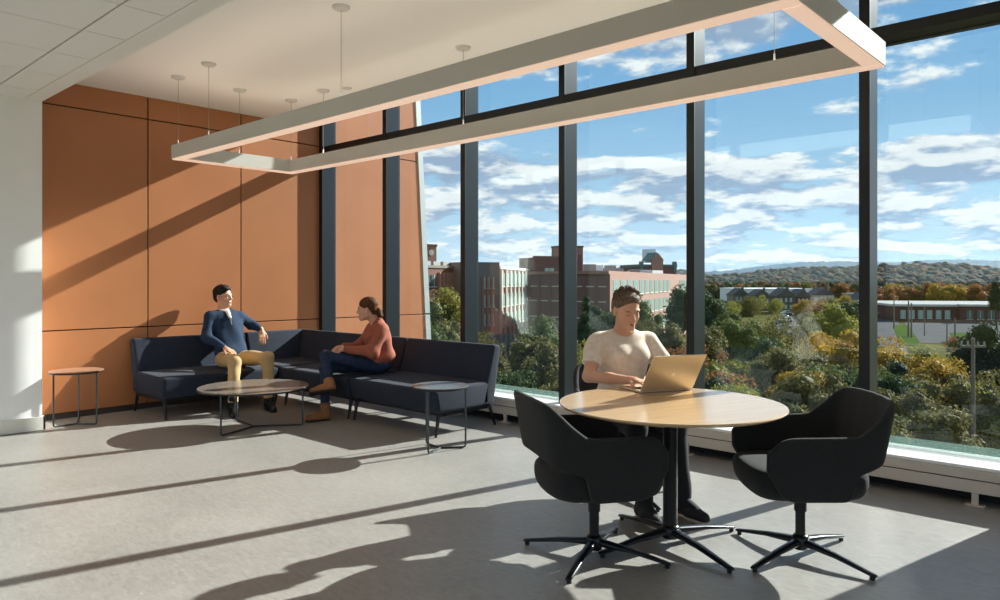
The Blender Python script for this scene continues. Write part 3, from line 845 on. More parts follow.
# parked cars, one prototype
M_tyre = mat('tyre', (25,25,26), .8)
def car_proto():
    t = empty('parked_car'); bm = bmesh.new()
    prof = [(-2.1, .35), (-2.15, .8), (-1.5, .92), (-.9, 1.4), (.7, 1.42), (1.35, .95), (2.1, .85), (2.2, .4)]
    A = [bm.verts.new((x, -.85, z)) for x, z in prof]; B = [bm.verts.new((x, .85, z)) for x, z in prof]
    bm.faces.new(A); bm.faces.new(B[::-1])
    for i in range(8): bm.faces.new((A[i], B[i], B[(i+1) % 8], A[(i+1) % 8]))
    bmesh.ops.recalc_face_normals(bm, faces=bm.faces[:])
    bobj('car_body', bm, mat('white_car_paint', (220,222,224), .25, spec=.8), t, bevel=.08)
    bm = bmesh.new(); box(bm, -.95, .8, -.86, .86, .98, 1.3); bobj('car_windows', bm, M_winb, t)
    for x in (-1.35, 1.35):
        for y in (-.8, .8):
            bm = bmesh.new(); cyl(bm, (x, y-.1, .33), (x, y+.1, .33), .33, n=14); bobj('wheel', bm, M_tyre, t)
    return t
car = car_proto(); paints = [MATS['white_car_paint'], mat('silver_car_paint', (160,166,172), .3, .5), mat('dark_car_paint', (40,46,56), .25), mat('blue_car_paint', (60,84,120), .25)]
cars = []
for i in range(8): cars.append((779+3*(i % 2)+i*1.2, 182+i*17, 'parked cars on the lot between the trees, below the white warehouse', 'small parked car in the line of cars between the trees'))
for i in range(8): cars.append((842+i*1.8, 208+i*16, 'parked cars left of the fourth post', 'small parked car in the line just left of the fourth window post'))
for i in range(6): cars.append((480+4*i, 172+3*i, 'parked cars below the pink brick office', 'small parked car at the foot of the pink brick office'))
cs = [car]+[copy_tree(car) for _ in cars[1:]]
for i, (px, w_, gr, lb) in enumerate(cars):
    x, y = gpos(px, w_); cs[i].location = (x, y, G+.07); cs[i].rotation_euler = (0, 0, TH+.15)
    tag(cs[i], lb, 'car', gr)
    p_ = paints[(i*5+i//3) % 4]
    for k in kids(cs[i]):
        if k.name.startswith('car_body'):
            k.material_slots[0].link = 'OBJECT'; k.material_slots[0].material = p_

# ------------------------------------------------------------------ trees
def leaf_mat(name, a, b, c=None):
    m = mat(name, a, .75, rgb2=b, scale=.9, spec=.25)
    nt = m.node_tree; p = nt.nodes['Principled BSDF']
    tl = nt.nodes.new('ShaderNodeBsdfTranslucent'); mx = nt.nodes.new('ShaderNodeMixShader'); mx.inputs[0].default_value = .35
    src = p.inputs['Base Color'].links[0].from_socket
    nt.links.new(src, tl.inputs[0]); nt.links.new(p.outputs[0], mx.inputs[1]); nt.links.new(tl.outputs[0], mx.inputs[2])
    nt.links.new(mx.outputs[0], nt.nodes['Material Output'].inputs[0])
    return m
LM = {'green': leaf_mat('dark_green_leaves', (45,63,36), (70,88,49)),
      'mid': leaf_mat('mid_green_leaves', (70,86,43), (101,113,59)),
      'yg': leaf_mat('yellow_green_leaves', (112,117,47), (144,140,59)),
      'olive': leaf_mat('olive_leaves', (83,83,45), (119,110,59)),
      'gold': leaf_mat('golden_leaves', (135,113,40), (176,142,49)),
      'rust': leaf_mat('rust_leaves', (115,76,43), (155,104,58)),
      'brown': leaf_mat('brown_leaves', (86,65,47), (117,88,59)),
      'dark': leaf_mat('deep_green_leaves', (32,43,31), (54,65,40))}
M_bark = mat('bark', (66,56,46), .9)
ico = bmesh.new(); bmesh.ops.create_icosphere(ico, subdivisions=2, radius=1)
ICOV = np.array([v.co[:] for v in ico.verts]); ICOF = np.array([[v.index for v in f.verts] for f in ico.faces]); ico.free()
ic1 = bmesh.new(); bmesh.ops.create_icosphere(ic1, subdivisions=1, radius=1)
IC1V = np.array([v.co[:] for v in ic1.verts]); IC1F = np.array([[v.index for v in f.verts] for f in ic1.faces]); ic1.free()
def quick_mesh(name, V, Fc, m):
    k = Fc.shape[1]; me = bpy.data.meshes.new(name)
    me.vertices.add(len(V)); me.vertices.foreach_set('co', np.asarray(V, np.float32).ravel())
    me.loops.add(Fc.size); me.loops.foreach_set('vertex_index', Fc.astype(np.int32).ravel())
    me.polygons.add(len(Fc)); me.polygons.foreach_set('loop_start', np.arange(0, Fc.size, k, dtype=np.int32))
    me.update(calc_edges=True); me.materials.append(m); return me
def leaves_on(C, Rr, n, size, g):
    """n small leaf quads scattered in the shells of clumps C with radii Rr"""
    w_ = (Rr**2).mean(1) if Rr.ndim > 1 else Rr**2
    pick = g.choice(len(C), n, p=w_/w_.sum())
    d = g.normal(size=(n, 3)); d /= np.linalg.norm(d, axis=1)[:, None]
    rad = Rr[pick] if Rr.ndim > 1 else Rr[pick][:, None]
    P = C[pick] + d*rad*g.uniform(.72, 1.08, (n, 1))
    nn = d + g.normal(size=(n, 3))*.7; nn /= np.linalg.norm(nn, axis=1)[:, None]
    u = np.cross(nn, g.normal(size=(n, 3))); u /= np.linalg.norm(u, axis=1)[:, None]; v = np.cross(nn, u)
    s = size*g.uniform(.6, 1.3, (n, 1))
    V = np.stack([P-u*s, P-v*s*.6, P+u*s, P+v*s*.6], 1).reshape(-1, 3)
    return V, np.arange(4*n).reshape(-1, 4)
def crown_mesh(seed, shape, n=5200, size=.055, nclump=26):
    """unit crown: radius about 1, height by shape, centred at the origin"""
    g = np.random.default_rng(seed); C = []; R_ = []
    for i in range(nclump):
        d = g.normal(size=3); d /= np.linalg.norm(d); rr = g.uniform(.2, .85)
        p = d*rr
        if shape == 'tall': p = p*np.array([.62, .62, 1.9]); r = g.uniform(.26, .42)*(1-.28*max(0, p[2]))
        elif shape == 'round': p = p*np.array([1, 1, .95]); r = g.uniform(.28, .45)
        elif shape == 'wide': p = p*np.array([1.15, 1.15, .7]); r = g.uniform(.25, .42)
        else: p = p*np.array([.95, .95, 1.3]); r = g.uniform(.2, .38)
        C.append(p); R_.append(r)
    C = np.array(C); R_ = np.array(R_)
    V, F4 = leaves_on(C, R_, n, size, g)
    me = quick_mesh('crown_leaves', V, F4, LM['mid'])
    cv = []; cf = []
    for c, r in zip(C, R_):
        jit = 1+.25*g.normal(size=(len(IC1V), 1))*.6
        cv.append(IC1V*r*.72*jit + c); cf.append(IC1F + len(IC1V)*(len(cv)-1))
    # a woody skeleton reaching into each clump
    bm = bmesh.new()
    tube(bm, [(0, 0, -.5), (.02, .01, 0), (0, 0, .35)], [.05, .04, .02], 7)
    for c in C[::2]:
        s = np.array([0, 0, min(0, c[2]-.5)])
        tube(bm, [tuple(s), tuple((s+c)/2+g.normal(size=3)*.06), tuple(c*.96)], [.03, .018, .006], 5)
    mt = bpy.data.meshes.new('branches'); bm.to_mesh(mt); bm.free(); mt.materials.append(M_bark)
    mc = quick_mesh('crown_core', np.concatenate(cv), np.concatenate(cf), LM['dark'])
    return me, mt, mc
PROTO = {}
bm = bmesh.new(); tube(bm, [(.0, .0, 0), (.03, .02, .45), (0, 0, 1)], [.085, .065, .05], 8); TRUNK = bpy.data.meshes.new('trunk'); bm.to_mesh(TRUNK); bm.free(); TRUNK.materials.append(M_bark)
for s_, sh_ in enumerate(('round', 'tall', 'wide', 'airy')):
    PROTO[sh_] = [crown_mesh(10*s_+k, sh_, n=6500 if sh_ != 'airy' else 4200, size=.05 if sh_ != 'airy' else .042) for k in range(2)]
ntree = [0]
def tree(px, top_py, w_, r, kind, shape='round', label=None, group=None, cat='tree', xy=None, sz=1.0):
    x, y = gpos(px, w_) if xy is None else xy
    ext = {'tall': 2.0, 'round': 1.18, 'wide': .98, 'airy': 1.45}[shape]*sz
    zt = gz(top_py, w_); zc_ = zt - ext*r
    if zc_-r*.6 < G: zc_ = G+r*.6
    ntree[0] += 1; me, mt, mc = PROTO[shape][ntree[0] % 2]
    t = empty('tree' if cat == 'tree' else 'bush', (x, y, G), random.uniform(0, 6.28), label, cat, group)
    o = bpy.data.objects.new('foliage', me); COL.objects.link(o); o.parent = t; o.location = (0, 0, zc_-G); o.scale = (r, r, r*sz)
    o.material_slots[0].link = 'OBJECT'; o.material_slots[0].material = LM[kind]
    if shape != 'airy':
        c = bpy.data.objects.new('inner_foliage', mc); COL.objects.link(c); c.parent = t; c.location = o.location; c.scale = o.scale
        c.material_slots[0].link = 'OBJECT'; c.material_slots[0].material = LM[kind]
    k = bpy.data.objects.new('trunk', mt); COL.objects.link(k); k.parent = t; k.location = o.location
    k.scale = o.scale
    k.name = 'branches'
    q = bpy.data.objects.new('trunk', TRUNK); COL.objects.link(q); q.parent = t; q.scale = (r, r, zc_-G-.2*r)
    return t
T = tree
BN = {1: 'left of the first open view', 2: 'in the second window'}
# named single trees
T(442, 288, 62, 2.5, 'yg', 'round', 'yellow green tree in front of the dark mill, right of the leaning wall edge')
T(456, 314, 52, 2.3, 'olive', 'round', 'olive tree low beside the first dark post, in front of the mill')
T(433, 326, 42, 1.9, 'mid', 'round', 'mid green tree beside the leaning orange wall edge')
T(446, 338, 36, 2.0, 'olive', 'wide', 'low olive tree just above the sofa back in the left window')
T(484, 322, 58, 2.0, 'olive', 'airy', 'thin olive tree in front of the grey panel building')
T(488, 352, 40, 1.7, 'olive', 'wide', 'low olive bushy tree at the left of the second window')
T(546, 316, 55, 2.6, 'mid', 'round', 'mid green tree top against the brown warehouse wall')
T(532, 330, 46, 2.1, 'olive', 'round', 'olive tree left of the third post, behind the armchair')
T(552, 343, 36, 1.9, 'olive', 'round', 'brownish olive tree pressed against the third post')
T(524, 352, 34, 1.6, 'mid', 'airy', 'airy green tree above the armchair back, in the second window')
T(500, 364, 37, 1.8, 'green', 'wide', 'dark green low tree right of the sofa end')
T(480, 372, 33, 1.5, 'green', 'wide', 'dark green low tree directly behind the sofa end')
T(589, 285, 64, 1.75, 'green', 'tall', 'tall dark green poplar right of the third post')
T(604, 306, 60, 2.1, 'green', 'round', 'dark green tree behind the seated woman\'s head')
T(584, 331, 40, 1.6, 'yg', 'airy', 'yellow green tree just behind the seated woman\'s shoulder')
T(641, 291, 82, 2.4, 'mid', 'round', 'mid green tree right of the seated woman\'s head')
T(637, 312, 62, 1.9, 'olive', 'airy', 'olive gold tree right of the seated woman\'s face')
T(662, 318, 58, 2.2, 'olive', 'round', 'olive tree above the laptop screen')
T(672, 338, 48, 1.7, 'rust', 'airy', 'rusty brown tree above the laptop, left of the third post')
T(694, 279, 76, 3.1, 'green', 'round', 'large dark green tree on both sides of the post right of the woman')
T(722, 300, 88, 2.4, 'green', 'round', 'dark green tree at the left edge of the wide middle window')
T(712, 322, 66, 2.2, 'olive', 'round', 'olive tree at the left of the wide middle window')
T(765, 303, 84, 4.0, 'olive', 'airy', 'broad olive tree with thin crown in the middle window')
T(740, 314, 72, 2.6, 'mid', 'round', 'mid green tree in the middle window, left of the broad olive one')
T(830, 303, 86, 3.2, 'yg', 'round', 'yellow green tree left of the fourth post')
T(818, 317, 70, 2.5, 'gold', 'airy', 'golden tree in front of the yellow green one')
T(846, 330, 55, 2.2, 'gold', 'round', 'golden tree beside the fourth post')
T(724, 345, 38, 2.6, 'rust', 'airy', 'rust orange tree right of the laptop')
T(706, 335, 44, 1.7, 'rust', 'airy', 'rust orange tree tight against the post beside the laptop')
T(806, 372, 30, 1.6, 'gold', 'airy', 'orange gold tree above the right armchair arm')
T(771, 338, 48, 2.6, 'green', 'round', 'dark green tree low in the middle window')
T(800, 345, 42, 2.2, 'olive', 'wide', 'olive tree low in the middle window')
T(882, 326, 60, 2.3, 'gold', 'airy', 'golden tree right of the fourth post')
T(897, 343, 46, 1.9, 'gold', 'round', 'golden tree in front of the grass strip')
T(922, 345, 46, 1.9, 'yg', 'round', 'yellow tree in front of the car park, right of the grass strip')
T(948, 343, 44, 1.8, 'gold', 'airy', 'golden tree left of the near utility pole')
T(993, 322, 42, 2.1, 'dark', 'round', 'large deep green tree at the right edge of the view')
T(950, 362, 34, 2.0, 'gold', 'airy', 'yellow leaved tree just left of the near utility pole')
T(991, 372, 33, 1.7, 'yg', 'airy', 'yellow green tree right of the near utility pole')
T(900, 366, 32, 1.9, 'olive', 'round', 'olive tree behind the right armchair back')
T(997, 270, 170, 2.9, 'dark', 'tall', 'tall dark poplar at the far right edge, beyond the maroon building')
T(955, 331, 120, 1.6, 'rust', 'airy', 'little rust red tree standing in the car park')
T(966, 333, 130, 1.4, 'olive', 'airy', 'little olive tree standing in the car park, right of the rust one')
# belt of shrubs and small trees that fills the slope below the windows
g_ = np.random.default_rng(5)
FILLP = ['olive', 'green', 'mid', 'olive', 'dark', 'gold', 'brown', 'olive', 'green', 'yg']
def fill(n, px0, px1, w0, w1, t0, t1, r0, r1, label, group, avoid=()):
    for i in range(n):
        px = px0+(px1-px0)*(i+.5)/n + g_.uniform(-5, 5); w_ = g_.uniform(w0, w1)
        if any(a < px < b for a, b in avoid): continue
        k = FILLP[int(g_.integers(len(FILLP)))]; s_ = ['round', 'airy', 'wide'][int(g_.integers(3))]
        tree(px, g_.uniform(t0, t1), w_, g_.uniform(r0, r1), k, s_, label, group)
fill(30, 424, 1010, 17, 24, 392, 425, .9, 1.3, 'one of the small trees and shrubs nearest below the windows', 'nearest shrubs below the windows', ((938, 1004),))
fill(30, 424, 1010, 25, 32, 362, 392, 1.2, 1.7, 'one of the small trees in the second row below the windows', 'second row of small trees', ((503, 521), (938, 1004)))
fill(22, 700, 1010, 36, 46, 345, 368, 1.5, 2.1, 'one of the trees in the third row, right half of the view', 'third row of trees')
fill(9, 935, 1008, 33, 39, 372, 425, 1.2, 1.6, 'one of the low trees behind the nearest utility pole', 'low trees behind the nearest pole')
fill(8, 575, 690, 36, 46, 338, 360, 1.5, 2.0, 'one of the trees behind the seated woman and the laptop', 'trees behind the seated woman')
fill(14, 700, 870, 90, 150, 312, 330, 2.6, 3.6, 'one of the trees between the car park and the houses', 'trees between car park and houses', ((776, 806),))
fill(16, 705, 870, 180, 290, 298, 308, 4, 5.5, 'one of the trees around the small houses', 'trees around the houses', ((778, 800),))
fill(9, 424, 530, 190, 260, 292, 300, 3.5, 4.5, 'one of the far trees beyond the mill car park', 'far trees beyond the mill car park')
for i in range(13):
    tree(884+10*i, g_.uniform(279, 286), g_.uniform(330, 400), g_.uniform(6, 8.5), ['rust', 'gold', 'rust', 'olive', 'brown'][i % 5], 'wide', 'one of the autumn trees rising behind the maroon building', 'autumn trees behind the maroon building')
for i in range(22):
    tree(700+8.4*i, g_.uniform(281, 288), g_.uniform(515, 600), g_.uniform(7.5, 10), ['green', 'olive', 'brown', 'dark', 'green', 'rust'][i % 6], 'wide', 'one of the dark autumn trees beyond the white warehouse', 'trees beyond the white warehouse')

# wooded hills: uncountable far woodland
def hill_mat(name, cols, sc):
    m = mat(name, cols[0], .95, spec=.1)
    nt = m.node_tree; N = nt.nodes; L = nt.links; b = N['Principled BSDF']; tc = N.new('ShaderNodeTexCoord')
    nz = N.new('ShaderNodeTexVoronoi'); nz.inputs['Scale'].default_value = sc; L.new(tc.outputs['Object'], nz.inputs['Vector'])
    r = N.new('ShaderNodeValToRGB'); r.color_ramp.interpolation = 'LINEAR'; sx = N.new('ShaderNodeSeparateColor'); L.new(nz.outputs['Color'], sx.inputs[0]); L.new(sx.outputs[0], r.inputs[0])
    e = r.color_ramp.elements; e[0].position = 0; e[0].color = (*lin(cols[0]), 1); e[1].position = 1; e[1].color = (*lin(cols[-1]), 1)
    for i, c in enumerate(cols[1:-1]): q = e.new((i+1)/(len(cols)-1)); q.color = (*lin(c), 1)
    L.new(r.outputs[0], b.inputs['Base Color']); return m
def woodland(name, n, w0, w1, prof, px0, px1, rr, m, label, base=G):
    """crowns standing on a rising hillside"""
    g = np.random.default_rng(len(name)); V = []; Fc = []
    for i in range(n):
        px = g.uniform(px0, px1); u = g.uniform(0, 1)**.8; w_ = w0+(w1-w0)*u
        ztop = gz(np.interp(px, *zip(*prof)), w1)
        z = G + (ztop-G)*math.sin(u*PI/2)**1.3 + g.normal()*1.5
        x, y = gpos(px, w_); r = rr*g.uniform(.6, 1.25)
        V.append(ICOV*np.array([r, r, r*.9])*(1+.05*g.normal(size=(len(ICOV), 1))) + np.array([x, y, z-r*.75])); Fc.append(ICOF+len(ICOV)*i)
    me = quick_mesh(name, np.concatenate(V), np.concatenate(Fc), m)
    o = mesh_obj(name, me); tag(o, label, 'woodland', kind='stuff'); 
    # hillside below the crowns
    bm = bmesh.new(); cols_ = 40; rows_ = 8; grid = []
    for a in range(rows_+1):
        u = a/rows_; row = []
        for c in range(cols_+1):
            px = px0+(px1-px0)*c/cols_; ztop = gz(np.interp(px, *zip(*prof)), w1)
            x, y = gpos(px, w0+(w1-w0)*u); row.append(bm.verts.new((x, y, G-1 + (ztop-G)*math.sin(u*PI/2)**1.3 - rr*.5)))
        grid.append(row)
    for a in range(rows_):
        for c in range(cols_): bm.faces.new((grid[a][c], grid[a][c+1], grid[a+1][c+1], grid[a+1][c]))
    for f in bm.faces: f.smooth = True
    struct(bobj('hillside', bm, m))
    return o
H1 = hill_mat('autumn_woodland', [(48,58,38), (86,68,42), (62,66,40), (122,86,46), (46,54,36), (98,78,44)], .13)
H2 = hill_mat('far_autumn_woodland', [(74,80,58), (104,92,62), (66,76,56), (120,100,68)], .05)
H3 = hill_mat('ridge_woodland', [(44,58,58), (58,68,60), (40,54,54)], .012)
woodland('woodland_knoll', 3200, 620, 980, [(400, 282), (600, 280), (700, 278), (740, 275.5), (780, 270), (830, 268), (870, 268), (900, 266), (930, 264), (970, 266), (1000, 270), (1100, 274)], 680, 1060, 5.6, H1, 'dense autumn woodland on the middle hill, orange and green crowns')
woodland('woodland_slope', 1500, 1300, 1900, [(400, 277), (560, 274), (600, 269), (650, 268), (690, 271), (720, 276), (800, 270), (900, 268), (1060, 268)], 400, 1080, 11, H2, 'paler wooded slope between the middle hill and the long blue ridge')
# long ridge
bm = bmesh.new(); prof = [(300, 276), (560, 273), (640, 270), (690, 272), (720, 271), (760, 266), (800, 262), (840, 261), (870, 262), (900, 262), (930, 260), (960, 259), (1000, 261), (1100, 264)]
grid = []; NC = 260; NR = 26
for a in range(NR+1):
    u = a/NR; row = []
    for c in range(NC+1):
        px = 300+900*c/NC; w_ = 3300+1500*u; ztop = gz(np.interp(px, *zip(*prof)), 4800)
        x, y = gpos(px, w_); z = G-6+(ztop-G)*math.sin(u*PI/2) + (random.gauss(0, 3.5) if u > 0 else 0)
        row.append(bm.verts.new((x, y, z)))
    grid.append(row)
for a in range(NR):
    for c in range(NC): bm.faces.new((grid[a][c], grid[a][c+1], grid[a+1][c+1], grid[a+1][c]))
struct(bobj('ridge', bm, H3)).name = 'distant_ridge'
# thin autumn haze lying over the far country
hz = bpy.data.materials.new('valley_haze'); hz.use_nodes = True; n_ = hz.node_tree; n_.nodes.remove(n_.nodes['Principled BSDF'])
v_ = n_.nodes.new('ShaderNodeVolumeScatter'); v_.inputs['Color'].default_value = (.34, .60, 1, 1); v_.inputs['Density'].default_value = .00007; v_.inputs['Anisotropy'].default_value = .2
n_.links.new(v_.outputs[0], n_.nodes['Material Output'].inputs['Volume'])
P_ = [gpos(120, 520), gpos(1250, 520), gpos(1250, 5200), gpos(120, 5200)]
bm = bmesh.new(); frustum(bm, [(x, y, G+.3) for x, y in P_], [(x, y, 260) for x, y in P_]); bmesh.ops.recalc_face_normals(bm, faces=bm.faces[:])
tag(bobj('haze', bm, hz), 'thin bluish haze over the distant hills', 'haze', kind='stuff')
# ================================================================== PEOPLE
def skin(name, a, b):
    m = mat(name, a, .5, rgb2=b, scale=14, spec=.4)
    p = m.node_tree.nodes['Principled BSDF']; p.inputs['Subsurface Weight'].default_value = .12; p.inputs['Subsurface Radius'].default_value = (.02, .008, .004); p.inputs['Subsurface Scale'].default_value = .6
    return m
def rotm(yaw, pitch=0, roll=0):
    """columns: right, forward, up of a head looking along yaw (radians in plan), pitched down by pitch"""
    R_ = Matrix.Rotation(yaw-PI/2, 3, 'Z') @ Matrix.Rotation(-pitch, 3, 'X') @ Matrix.Rotation(roll, 3, 'Y')
    return np.array(R_)
def V3(*a): return np.array(a, float)
def nrm(v): v = np.asarray(v, float); return v/(np.linalg.norm(v)+1e-9)
class Head:
    def __init__(s, c, R, k=1.0): s.c = np.array(c, float); s.R = R; s.k = k
    def p(s, x, y, z): return s.c + s.R @ (np.array([x, y, z])*s.k)
def head_sdf(S, H, neck, female=True):
    k = H.k; E_ = lambda c, r, kk=.02, mode='u': S.ell(H.p(*c), tuple(v*k for v in r), H.R, kk, mode)
    C_ = lambda a, b, ra, rb=None, kk=.012, mode='u': S.cap(H.p(*a), H.p(*b), ra*k, (rb if rb is not None else ra)*k, kk, mode)
    S.cap(neck, H.p(0, -.018, -.05), .054*k, .050*k, .03)
    E_((0, -.012, .025), (.074, .094, .088)); E_((0, .030, -.038), (.056, .058, .078), .03)
    C_((-.042, .005, -.072), (0, .062, -.100), .022, .019, .025); C_((.042, .005, -.072), (0, .062, -.100), .022, .019, .025)
    C_((-.012, .068, -.100), (.012, .068, -.100), .017, None, .015)
    for sx in (-1, 1):
        E_((sx*.034, .062, -.036), (.022, .018, .022), .02)
        C_((sx*.012, .082, .012), (sx*.046, .070, .010), .010, .008, .012)
        E_((sx*.031, .090, -.010), (.014, .012, .010), .010, 's')
        E_((sx*.031, .074, -.011), (.0145, .013, .0125), .003)
        E_((sx*.074, -.008, -.018), (.010, .019, .030), .006); E_((sx*.081, -.002, -.016), (.006, .011, .018), .004, 's')
        C_((sx*.009, .092, -.041), (sx*.011, .094, -.042), .0085, None, .006)
    C_((0, .084, .004), (0, .104, -.038), .0085, .0115, .010)
    C_((-.017, .083, -.068), (.017, .083, -.068), .0075, None, .006); C_((-.014, .083, -.079), (.014, .083, -.079), .0075, None, .006)
    C_((-.022, .093, -.0735), (.022, .093, -.0735), .0028, None, .002, 's')
def hand_sdf(S, wrist, d, n, k=1.0, curl=.5, thumb_side=1, spread=.12, curls=None):
    """wrist point, finger direction d, palm normal n (palm side). thumb_side +-1 across the palm"""
    d = nrm(d); n = nrm(n - np.dot(n, d)*d); u = np.cross(d, n)*thumb_side     # u points to the thumb side
    w = np.array(wrist, float)
    S.cap(w-d*.01, w+d*.03*k, .023*k, .024*k, .012)
    for o in (-.027, -.009, .009, .027): S.cap(w+d*.022*k+u*o*.7*k, w+d*.082*k+u*o*k, .0125*k, .0105*k, .014)
    L = [(.027, .072, .0085), (.009, .080, .0088), (-.009, .075, .0086), (-.027, .058, .0076)]
    for i, (o, ln, r) in enumerate(L):
        c = (curls[i] if curls else curl)*(1+.12*i); a = w+d*.086*k+u*o*k; ang = c*.35
        for j, f in enumerate((.45, .31, .24)):
            dd = d*math.cos(ang)+n*math.sin(ang)+u*spread*(1.5-i)*.45; dd = nrm(dd)
            b = a+dd*ln*f*k; S.cap(a, b, r*k*(1-.07*j), r*k*(1-.07*(j+1)), .003); a = b; ang += c*.75
    a = w+d*.028*k+u*.022*k
    for dd, ln, r in ((nrm(d*.62+u*.72+n*.25), .040, .0125), (nrm(d*.85+u*.42+n*.32), .030, .0100), (nrm(d*.95+u*.15+n*.35), .024, .0088)):
        b = a+dd*ln*k; S.cap(a, b, r*k, r*k*.9, .006); a = b
def eyes_etc(root, H, org, iris, brow_m, lip_m, closed=False, glasses=None):
    org = np.array(org)
    for sx in (-1, 1):
        if not closed:
            bm = bmesh.new(); bmesh.ops.create_uvsphere(bm, u_segments=14, v_segments=8, radius=.0098*H.k); e = bobj('eye', bm, MATS['eye_white'], root, smooth=True, loc=tuple(H.p(sx*.031, .0795, -.0115)-org))
            bm = bmesh.new(); bmesh.ops.create_uvsphere(bm, u_segments=12, v_segments=6, radius=.0052*H.k); i = bobj('iris', bm, iris, e, smooth=True, loc=tuple(H.R @ V3(0, .0062*H.k, -.0004)))
        bm = bmesh.new(); tube(bm, [tuple(H.p(sx*.018, .088, .006)-org), tuple(H.p(sx*.034, .087, .0115)-org), tuple(H.p(sx*.050, .073, .006)-org)], [.0026, .0034, .0016], 6); bobj('eyebrow', bm, brow_m, root, smooth=True)
        bm = bmesh.new(); q = -.0035 if not closed else -.016
        tube(bm, [tuple(H.p(sx*.019, .0865, -.012)-org), tuple(H.p(sx*.031, .0900, q-.002)-org), tuple(H.p(sx*.044, .0815, -.012)-org)], [.0010, .0017, .0010], 5); bobj('eyelash', bm, brow_m, root, smooth=True)
    bm = bmesh.new(); tube(bm, [tuple(H.p(x, y, z)-org) for x, y, z in ((-.021, .0855, -.0735), (-.009, .0915, -.071), (0, .0920, -.0725), (.009, .0915, -.071), (.021, .0855, -.0735))], [.001, .0038, .0034, .0038, .001], 6)
    tube(bm, [tuple(H.p(x, y, z)-org) for x, y, z in ((-.018, .0865, -.076), (0, .0925, -.0800), (.018, .0865, -.076))], [.001, .0045, .001], 6); bobj('lips', bm, lip_m, root, smooth=True)
mat('eye_white', (226,220,214), .25)
M_iris = mat('dark_iris', (46,32,24), .2)
M_lipA = mat('lip_rose', (168,100,88), .45); M_lipB = mat('lip_brown', (150,92,80), .45)
def folds(amp, f=26, seed=0.):
    def fn(x, y, z):
        a = np.sin(f*(x*.9+y*.5+z*1.1)+2.2*np.sin(f*.31*(y-z)+seed)+seed)
        b = np.sin(f*1.45*(y*.8-x*.4+z*.35)+1.8*np.sin(f*.4*(x+z)+seed*1.7))
        return amp*(a*.6+b*.4)
    return fn
def frame(x, y, z, face, lean=0.):
    f = V3(math.cos(face), math.sin(face), 0); r = V3(math.sin(face), -math.cos(face), 0); o = V3(x, y, z)
    return lambda a, b, c: o + r*a + f*(b-lean*max(0., c-.55)) + V3(0, 0, c)
def shoe(root, name, heel, toe, m, org, ankle=None, sole_m=None, k=1.0, boot=False):
    """heel/toe: points on the sole plane; sole along heel->toe"""
    org = np.array(org); heel = np.array(heel, float); toe = np.array(toe, float); d = nrm(toe-heel); L = np.linalg.norm(toe-heel)
    up = nrm((np.array(ankle)-heel) - d*np.dot(np.array(ankle)-heel, d)) if ankle is not None else V3(0, 0, 1)
    S = SDF()
    S.cap(heel+up*.042+d*.035, heel+up*.040+d*L*.5, .036*k, .040*k, .03); S.cap(heel+up*.040+d*L*.5, toe+up*.032-d*.045, .042*k, .034*k, .03)
    S.cap(heel+up*.05+d*.04, heel+up*.085+d*.045, .040*k, .038*k, .03)
    if ankle is not None: S.cap(heel+up*.06+d*.045, np.array(ankle) if boot else heel+up*.1+d*.045, .044*k, .050*k if boot else .04, .03)
    S.plane(heel+up*.012, -up, None, None)
    if boot: S.plane(np.array(ankle), nrm(np.array(ankle)-heel-d*.05))
    o = sdf_obj(name, S, .006, m, root, origin=org)
    S = SDF(); S.cap(heel+up*.014+d*.038, heel+up*.014+d*L*.5, .038*k, .036*k, .02); S.cap(heel+up*.014+d*L*.5, toe+up*.014-d*.046, .043*k, .037*k, .02)
    S.plane(heel+up*.020, up); S.plane(heel+up*.001, -up)
    sdf_obj('sole', S, .005, sole_m or m, o, origin=org)
    return o

